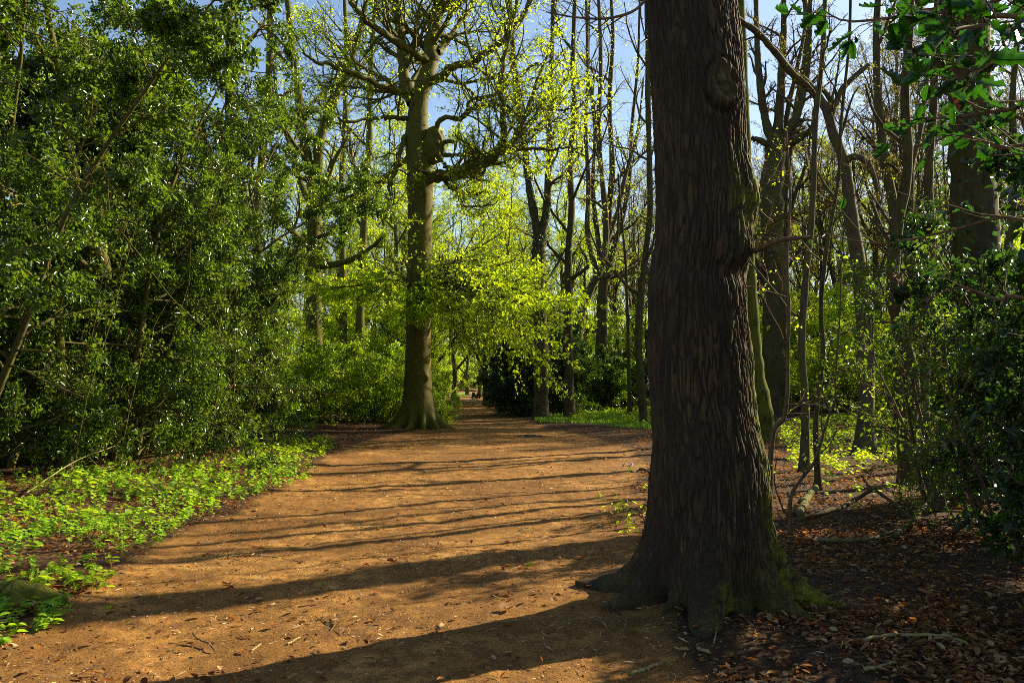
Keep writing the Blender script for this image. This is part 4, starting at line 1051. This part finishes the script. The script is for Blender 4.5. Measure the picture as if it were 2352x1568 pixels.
herbs('herb_patch', 'yellow green seedlings over the leaf litter right of the big furrowed trunk', 'ground cover', [[(1790, 985), (2050, 975), (2120, 1010), (2080, 1080), (1950, 1095), (1830, 1090), (1795, 1040)]], 30, .2, .085, 'lime', 54, 5, -.05)
herbs('herb_patch', 'low green plants dotted through the dead leaves below the loose young hollies', 'ground cover', [[(1850, 1090), (2100, 1060), (2250, 1130), (2200, 1220), (2000, 1200), (1860, 1160)]], 9, .16, .07, 'limegreen', 58, 5, .0)
herbs('herb_patch', 'small green plants at the left foot of the big furrowed trunk', 'ground cover', [[(1380, 1150), (1500, 1130), (1500, 1200), (1440, 1230), (1390, 1190)]], 14, .14, .06, 'lime', 59, 5, -.1)
herbs('herb_patch', 'green ground plants on the verge between the slim trunk and the big furrowed trunk', 'ground cover', [[(1340, 940), (1500, 935), (1500, 985), (1440, 985), (1380, 968), (1300, 965)]], 12, .28, .12, 'limegreen', 55, 6, -.2)
def grass(name, label, poly, dens, h, seed):
    rng = np.random.default_rng(seed); x, y = scatter(rng, poly, dens, -.2); n = len(x); mb = MB()
    a = rng.uniform(0, 2*PI, n); D = np.stack([np.cos(a)*.35, np.sin(a)*.35, np.ones(n)], -1)
    L = h*rng.uniform(.5, 1.2, n)
    leaves(mb, np.stack([x, y, gh(x, y)], -1), D, rng.normal(size=(n, 3)), L, np.full(n, .022), SLIVER)
    return tag(mb.build(name, M['grass']), label, 'grass', None, 'stuff')
grass('grass', 'short bright grass on the right verge around the slim trunk', [(1225, 962), (1300, 945), (1400, 945), (1480, 958), (1500, 990), (1440, 985), (1330, 972), (1240, 972)], 170, .16, 61)
grass('grass', 'short bright grass strip on the left side of the distant path', [(1035, 905), (1075, 900), (1075, 908), (1035, 918)], 40, .14, 62)

def litter(name, label, n, xr, yr, size, m, seed, onpath, tpl=OVAL, wr=.6, lift=.012, pw=1.4):
    rng = np.random.default_rng(seed)
    y = yr[0]+(yr[1]-yr[0])*rng.random(n)**pw
    x = rng.uniform(-1, 1, n)*.72*np.maximum(y, 4)+.3
    x = np.clip(x, *xr)
    pm = path_mask(x, y); k = rng.random(n) < (onpath(pm))
    x, y = x[k], y[k]
    k = rng.random(len(x)) < np.clip(.25+2.2*(n2(x, y, .9, seed)+.35*n2(x, y, 3., seed+1.)+.15), .12, 1); x, y = x[k], y[k]; n = len(x)
    z = np.where(path_mask(x, y) > .02, path_z(x, y)+.012, gh(x, y)+.02*n2(x, y, 3.1, 2.)) + lift*rng.random(n)
    a = rng.uniform(0, 2*PI, n); D = np.stack([np.cos(a), np.sin(a), rng.normal(size=n)*.22], -1)
    N_ = np.stack([rng.normal(size=n)*.3, rng.normal(size=n)*.3, np.ones(n)], -1)
    L = np.minimum(size*rng.lognormal(0, .4, n), size*1.7); mb = MB()
    leaves(mb, np.stack([x, y, z], -1), D, N_, L, L*wr*rng.uniform(.5, 1.2, n), tpl)
    return tag(mb.build(name, M[m]), label, 'leaf litter', None, 'stuff')
CURL = (np.array([(0, 0, 0), (.25, -.42, .16), (.7, -.36, .2), (1, 0, .10), (.7, .36, .22), (.25, .42, .12)]), OVAL[1])
litter('leaf_litter', 'brown dead leaves covering the woodland floor either side of the path', 170000, (-16, 22), (2.6, 30), .045, 'dead', 71, lambda pm: np.where(pm < .5, 1., .06), CURL, .62, .03)
litter('path_litter', 'small twig bits and leaf fragments scattered over the earth path', 110000, (-6, 6), (2.6, 26),   .018, 'bit', 72, lambda pm: np.where(pm > .15, 1., .5), SLIVER, .22, .008)
litter('fallen_leaves', 'few larger dry leaves lying on the earth path', 350, (-6, 6), (2.6, 26), .03, 'bit', 73, lambda pm: np.where(pm > .3, .9, .2), CURL, .5, .01)
litter('needle_litter', 'thin pale stalks strewn on the trodden earth', 26000, (-6, 6), (2.6, 24), .055, 'bit', 74, lambda pm: np.where(pm > .15, .8, .7), SLIVER, .07, .012)

def stick(name, label, cat, pts, r0, r1, m='twig', seed=0, forks=(), group=None):
    rng = np.random.default_rng(seed); mb = MB()
    c = np.array(pts[0][:2]); base = np.array([c[0], c[1], gz(*c)])
    def go(pp, a, b):
        q = np.array([(x, y, gz(x, y)+z) for x, y, z in pp]); s = smooth(q, 18)-base
        s = s+rng.normal(size=s.shape)*a*.25
        r = np.linspace(a, b, 18); r[0] *= .85; r[-1] *= .8
        tubes(mb, s[None], r[None], 8)
        b0 = mb.n-len(s)*8; k8 = np.arange(8)
        mb.add(np.array([s[0]-(s[1]-s[0])*.1, s[-1]+(s[-1]-s[-2])*.1]), np.zeros((0, 3), int))
        c0, c1 = mb.n-2, mb.n-1; e0 = b0+(len(s)-1)*8
        mb.f.append(np.concatenate([np.stack([np.full(8, c0), b0+(k8+1) % 8, b0+k8], -1), np.stack([np.full(8, c1), e0+k8, e0+(k8+1) % 8], -1)]))
    go(pts, r0, r1)
    for f in forks: go(f, r0*.6, r1*.7)
    o = mb.build(name, M[m]); o.location = base
    return tag(o, label, cat, group)
def gp(px, py, z=0.0): x, y = G(px, py); return (x, y, z)
stick('stick', 'thin hooked brown twig on the near path at lower left', 'stick', [gp(443, 1452, .06), gp(455, 1458, .04), gp(480, 1466, .03), gp(495, 1478, .015)], .006, .005, 'twig', 1)
stick('stick', 'short straight stick on the sunny path just right of the hooked twig', 'stick', [gp(578, 1478, .012), gp(600, 1462, .012)], .008, .006, 'twig_pale', 2)
stick('stick', 'pale broken stick on the path left of the big shadow', 'stick', [gp(660, 1462, .012), gp(690, 1446, .014)], .008, .006, 'twig_pale', 3)
stick('stick', 'dark stubby stick on the path below the hollow of the shadow', 'stick', [gp(795, 1443, .012), gp(818, 1439, .014)], .012, .010, 'twig', 4)
stick('stick', 'small branching twig on the sunny path before the wide shadow', 'stick', [gp(752, 1440, .01), gp(768, 1422, .03), gp(772, 1405, .05)], .005, .003, 'twig', 5, [[gp(768, 1422, .03), gp(745, 1412, .03), gp(740, 1395, .05)], [gp(768, 1422, .03), gp(790, 1412, .04)]])
stick('stick', 'long thin stick at the verge beside the middle of the herb patch', 'stick', [gp(500, 1275, .012), gp(560, 1268, .02), gp(640, 1270, .012)], .008, .005, 'twig_pale', 6)
stick('stick', 'pale stick at the edge of the dark corner lower right', 'stick', [gp(1985, 1545, .02), gp(2020, 1538, .02), gp(2060, 1528, .02)], .012, .008, 'twig_pale', 7)
stick('stick', 'long pale stick lying across the shaded litter at bottom right', 'stick', [gp(1980, 1478, .02), gp(2060, 1470, .03), gp(2180, 1472, .03), gp(2235, 1490, .02)], .013, .007, 'twig_pale', 8)
stick('stick', 'thin pale twig standing in the litter before the near mossy root', 'stick', [gp(1640, 1480, .0), gp(1655, 1440, .06), gp(1680, 1405, .12)], .005, .004, 'twig_pale', 9)
stick('stick', 'pale stick on sunny litter at the bottom beside the path', 'stick', [gp(1450, 1530, .012), gp(1490, 1520, .012), gp(1520, 1512, .012)], .012, .009, 'twig_pale', 10)
stick('stick', 'brown stick on the right verge by the bluebells', 'stick', [gp(1450, 1082, .02), gp(1475, 1080, .06), gp(1500, 1090, .03)], .03, .018, 'twig', 11)
stick('stick', 'thin dry branch arching over the herbs below the left hollies', 'stick', [gp(60, 1165, .1), gp(170, 1125, .3), gp(260, 1100, .4), gp(340, 1085, .55)], .010, .004, 'twig_pale', 12, [[gp(200, 1118, .32), gp(240, 1120, .2), gp(300, 1100, .22)]])
stick('fallen_branch', 'dark bent fallen branch lying right of the big mossy root', 'branch', [gp(1830, 1218, .12), gp(1900, 1215, .20), gp(1960, 1200, .24), gp(2005, 1180, .30), gp(2060, 1205, .22), gp(2110, 1228, .10)], .03, .016, 'bark', 13, [[gp(2005, 1180, .30), gp(1985, 1165, .35)]])
stick('fallen_log', 'short thick sunlit log end right of the big furrowed trunk', 'log', [gp(1840, 1185, .02), gp(1855, 1150, .03), gp(1880, 1115, .02)], .055, .045, 'log_dark', 14)
stick('fallen_log', 'pale slanting fallen log among the leaves at right', 'log', [gp(2060, 1245, .06), gp(2105, 1208, .10), gp(2135, 1175, .16), gp(2150, 1140, .30)], .038, .03, 'log_dark', 15)
stick('fallen_branch', 'grey forked branch lying in the litter below the slanting log', 'branch', [gp(1880, 1250, .04), gp(1980, 1255, .05), gp(2080, 1230, .06)], .022, .014, 'log', 16)
stick('fallen_branch', 'dark forked branch under the right-hand holly', 'branch', [gp(2190, 1250, .12), gp(2240, 1235, .25), gp(2220, 1205, .35), gp(2210, 1190, .45)], .03, .018, 'bark', 17, [[gp(2240, 1235, .25), gp(2300, 1270, .12), gp(2330, 1290, .05)]])

# saplings right of the big trunk
traced('sapling', 'thin arching sapling with young lime leaves rising right of the big furrowed trunk', 'sapling', 8.3, [
    ([(1818, 1205), (1815, 1150), (1840, 1100), (1870, 1060), (1890, 1000), (1905, 950), (1918, 920), (1920, 850), (1928, 740), (1932, 600)], .020, .008, 1)], 'twig', 81, 'twig', 3, 'limegreen', .05,
    [dict(k=9, t0=.05, ang=(40, 75), lr=(.15, .34), rr=.5, n=7, wig=.1, trop=-.02, flat=.5, rmin=.004), dict(k=4, t0=.2, ang=(30, 60), lr=(.3, .5), n=5, rmin=.0025)])
traced('sapling', 'slender sapling hugging the right side of the big furrowed trunk', 'sapling', 10.2, [
    ([(1760, 1030), (1775, 1000), (1800, 960), (1808, 900), (1810, 800), (1812, 700), (1808, 600), (1815, 450), (1806, 300)], .04, .012, 1)], 'twig', 82, 'twig', 2, 'lime', .06,
    [dict(k=9, t0=.1, ang=(40, 75), lr=(.14, .3), rr=.5, n=7, wig=.1, trop=.0, flat=.4, rmin=.004), dict(k=4, t0=.2, ang=(30, 60), lr=(.3, .5), n=5, rmin=.0025)])
traced('sapling', 'bare thin sapling before the foot of the dark upright stem', 'sapling', 10.5, [
    ([(2070, 1120), (2062, 1040), (2060, 960), (2030, 900), (2020, 840)], .016, .006, 1)], 'twig', 83, 'twig', 3, 'lime', .055,
    [dict(k=7, t0=.1, ang=(40, 75), lr=(.2, .4), rr=.5, n=7, wig=.1, trop=.0, flat=.4, rmin=.004), dict(k=4, t0=.2, ang=(30, 60), lr=(.3, .5), n=5, rmin=.0025)])
traced('seedling', 'low lime-leaved beech seedling left of the big trunk base', 'plant', 9.2, [
    ([(1490, 1190), (1470, 1172), (1440, 1165), (1395, 1158)], .006, .003, 1)], 'twig', 84, 'twig', 4, 'lime', .065,
    [dict(k=8, t0=.1, ang=(40, 75), lr=(.3, .5), rr=.5, n=5, wig=.1, trop=.0, flat=.6, rmin=.0025)], keep=1)
for px, py, lab in ((1448, 1082, 'small bluebell plant on the sunlit right verge'),):
    x, y = G(px, py); rng = np.random.default_rng(9)
    r = thing('bluebell', lab, 'flower', (x, y, gz(x, y))); mb = MB(); fl = MB()
    n = 5; S = rng.normal(size=(n, 3))*.05; S[:, 2] = 0; D = rng.normal(size=(n, 3))*.2; D[:, 2] = 1
    p, q = grow(rng, S, D, np.full(n, .24), np.full(n, .004), 6, .1, -.08, .6); tubes(mb, p, q, 4)
    leaf_on(fl, rng, p, 6, .035, .8, .6, .008, 0, .5, OVAL)
    mb.build('stem', M['grass'], r); fl.build('blossom', M['bluebell'], r)
# single green leaves lying on the path
for px, py, sz, rz, lab, m in ((1207, 1298, .075, .4, 'green ivy leaf lying on the shaded band of the path', 'limegreen'), (1117, 1334, .04, 2., 'small dark green leaf on the near path', 'ivy'),
                               (1150, 1398, .10, 1., 'single orange-brown dry leaf on the sunny path', 'dead'), (237, 1394, .07, .2, 'yellow green leaf on the path edge by the mossy stump', 'lime')):
    x, y = G(px, py); mb = MB(); z = float(path_z(np.array([x]), np.array([y]))[0])+.03
    leaves(mb, np.array([[0, 0, 0.]]), np.array([[math.cos(rz), math.sin(rz), .15]]), np.array([[0., -.3, 1]]), np.array([sz]), np.array([sz*.8]), HOLLY if sz < .08 else CURL)
    o = mb.build('fallen_leaf', M[m]); o.location = (x, y, z); tag(o, lab, 'leaf')
# crumbly heap of earth on the path
rng = np.random.default_rng(41); mb = MB()
x0, y0 = G(1215, 1000)
th, rr_ = np.meshgrid(np.linspace(0, 2*PI, 60, endpoint=False), np.linspace(0.001, 1, 24))
X = np.cos(th)*rr_*.85; Y = np.sin(th)*rr_*.5
Z = .09*(1-rr_**1.5)*(1+1.2*n2(X, Y, 5, 2)+.6*n2(X, Y, 14, 3))-.03
idx = np.arange(X.size).reshape(X.shape)
mb.add(np.stack([X, Y, Z], -1), np.stack([idx[:-1], np.roll(idx[:-1], -1, 1), np.roll(idx[1:], -1, 1), idx[1:]], -1).reshape(-1, 4))
o = mb.build('earth_heap', M['soil']); o.location = (x0, y0, gz(x0, y0)); tag(o, 'low crumbly heap of dark earth on the path beyond the tree shadows', 'heap')
# mossy stump at the left edge
sx, sy = G(30, 1385); rng = np.random.default_rng(42); mb = MB()
zs = np.concatenate([np.linspace(-.1, .12, 40)])
R = .14*(1-.3*sstep(0, .12, zs)); ring_trunk(mb, zs, np.zeros(40), np.zeros(40), R, 90, lambda T, Z, RR: .07*noise3(np.stack([np.cos(T)*2, np.sin(T)*2, Z*4], -1))+.045*noise3(np.stack([np.cos(T)*7, np.sin(T)*7, Z*14], -1)), [(math.radians(300), .2, .4, .12), (math.radians(0), .25, .4, .1)])
th = np.linspace(0, 2*PI, 90, endpoint=False)
k = [mb.v[-1].reshape(40, 90, 3)[-1]]
for s in (.9, .7, .4, .05): k.append(np.concatenate([k[0][:, :2]*s, (k[0][:, 2]+.05*(1-s)+.02*noise3(np.stack([np.cos(th)*3*s, np.sin(th)*3*s, th*0+s], -1)))[:, None]], 1))
V = np.array(k); idx = np.arange(V.shape[0]*90).reshape(-1, 90)
mb.add(V, np.stack([idx[:-1], np.roll(idx[:-1], -1, 1), np.roll(idx[1:], -1, 1), idx[1:]], -1).reshape(-1, 4))
o = mb.build('tree_stump', M['moss']); o.location = (sx, sy, gz(sx, sy)); tag(o, 'low mossy stump among the herbs at the left edge', 'stump')
x, y = at(1088, 96); zs = np.linspace(-.1, .55, 20); mb = MB()
ring_trunk(mb, zs, np.zeros(20), np.zeros(20), np.where(zs > .53, .06, .2)*(1-.1*zs), 24, lambda T, Z, RR: .04*noise3(np.stack([np.cos(T)*2, np.sin(T)*2, Z*4], -1)), [(1., .1, .4, .15), (4., .1, .4, .15)])
o = mb.build('tree_stump', M['bark']); o.location = (x, y, gz(x, y)); tag(o, 'small dark stump standing beside the far end of the path', 'stump')
x, y = at(1076, 150)
stick('fallen_log', 'pale log lying across the far end of the path', 'log', [(x-1.6, y, .25), (x, y+.2, .27), (x+1.6, y-.1, .24)], .2, .17, 'log_dark', 18)




# ------------------------------------------------------------------ light, sky, camera
w = bpy.data.worlds.new('World'); sc.world = w; w.use_nodes = True
nt = w.node_tree; bg = nt.nodes['Background']
sky = nt.nodes.new('ShaderNodeTexSky'); sky.sky_type = 'NISHITA'; sky.sun_disc = False
sky.sun_elevation = SUN_EL; sky.sun_rotation = math.atan2(SAZ[0], SAZ[1])
sky.air_density = 1.0; sky.dust_density = .9; sky.ozone_density = 1.5
nt.links.new(sky.outputs[0], bg.inputs[0]); bg.inputs[1].default_value = .074
sl = bpy.data.lights.new('sun', 'SUN'); sl.energy = 5.0; sl.angle = math.radians(.53); sl.color = (1, .85, .58)
so = bpy.data.objects.new('sun', sl); COL.objects.link(so)
so.rotation_euler = Vector(SUN).to_track_quat('Z', 'Y').to_euler(); so.location = (20, 12, 25)
cd = bpy.data.cameras.new('camera'); cam = bpy.data.objects.new('camera', cd); COL.objects.link(cam)
cd.sensor_width = 36; cd.lens = 36*FPX/2352; cd.clip_end = 3000; cd.clip_start = .05
cam.location = (0, 0, CAMH); cam.rotation_euler = (PI/2+PITCH, 0, 0)
sc.camera = cam
sc.view_settings.view_transform = 'Standard'; sc.view_settings.look = 'None'
sc.view_settings.exposure = 1.5; sc.view_settings.gamma = 1
sc.cycles.filter_width = .9
sc.cycles.max_bounces = 6; sc.cycles.diffuse_bounces = 3; sc.cycles.transmission_bounces = 4; sc.cycles.glossy_bounces = 2
sc.cycles.sample_clamp_indirect = 4; sc.cycles.use_denoising = False
sc.cycles.caustics_reflective = False; sc.cycles.caustics_refractive = False
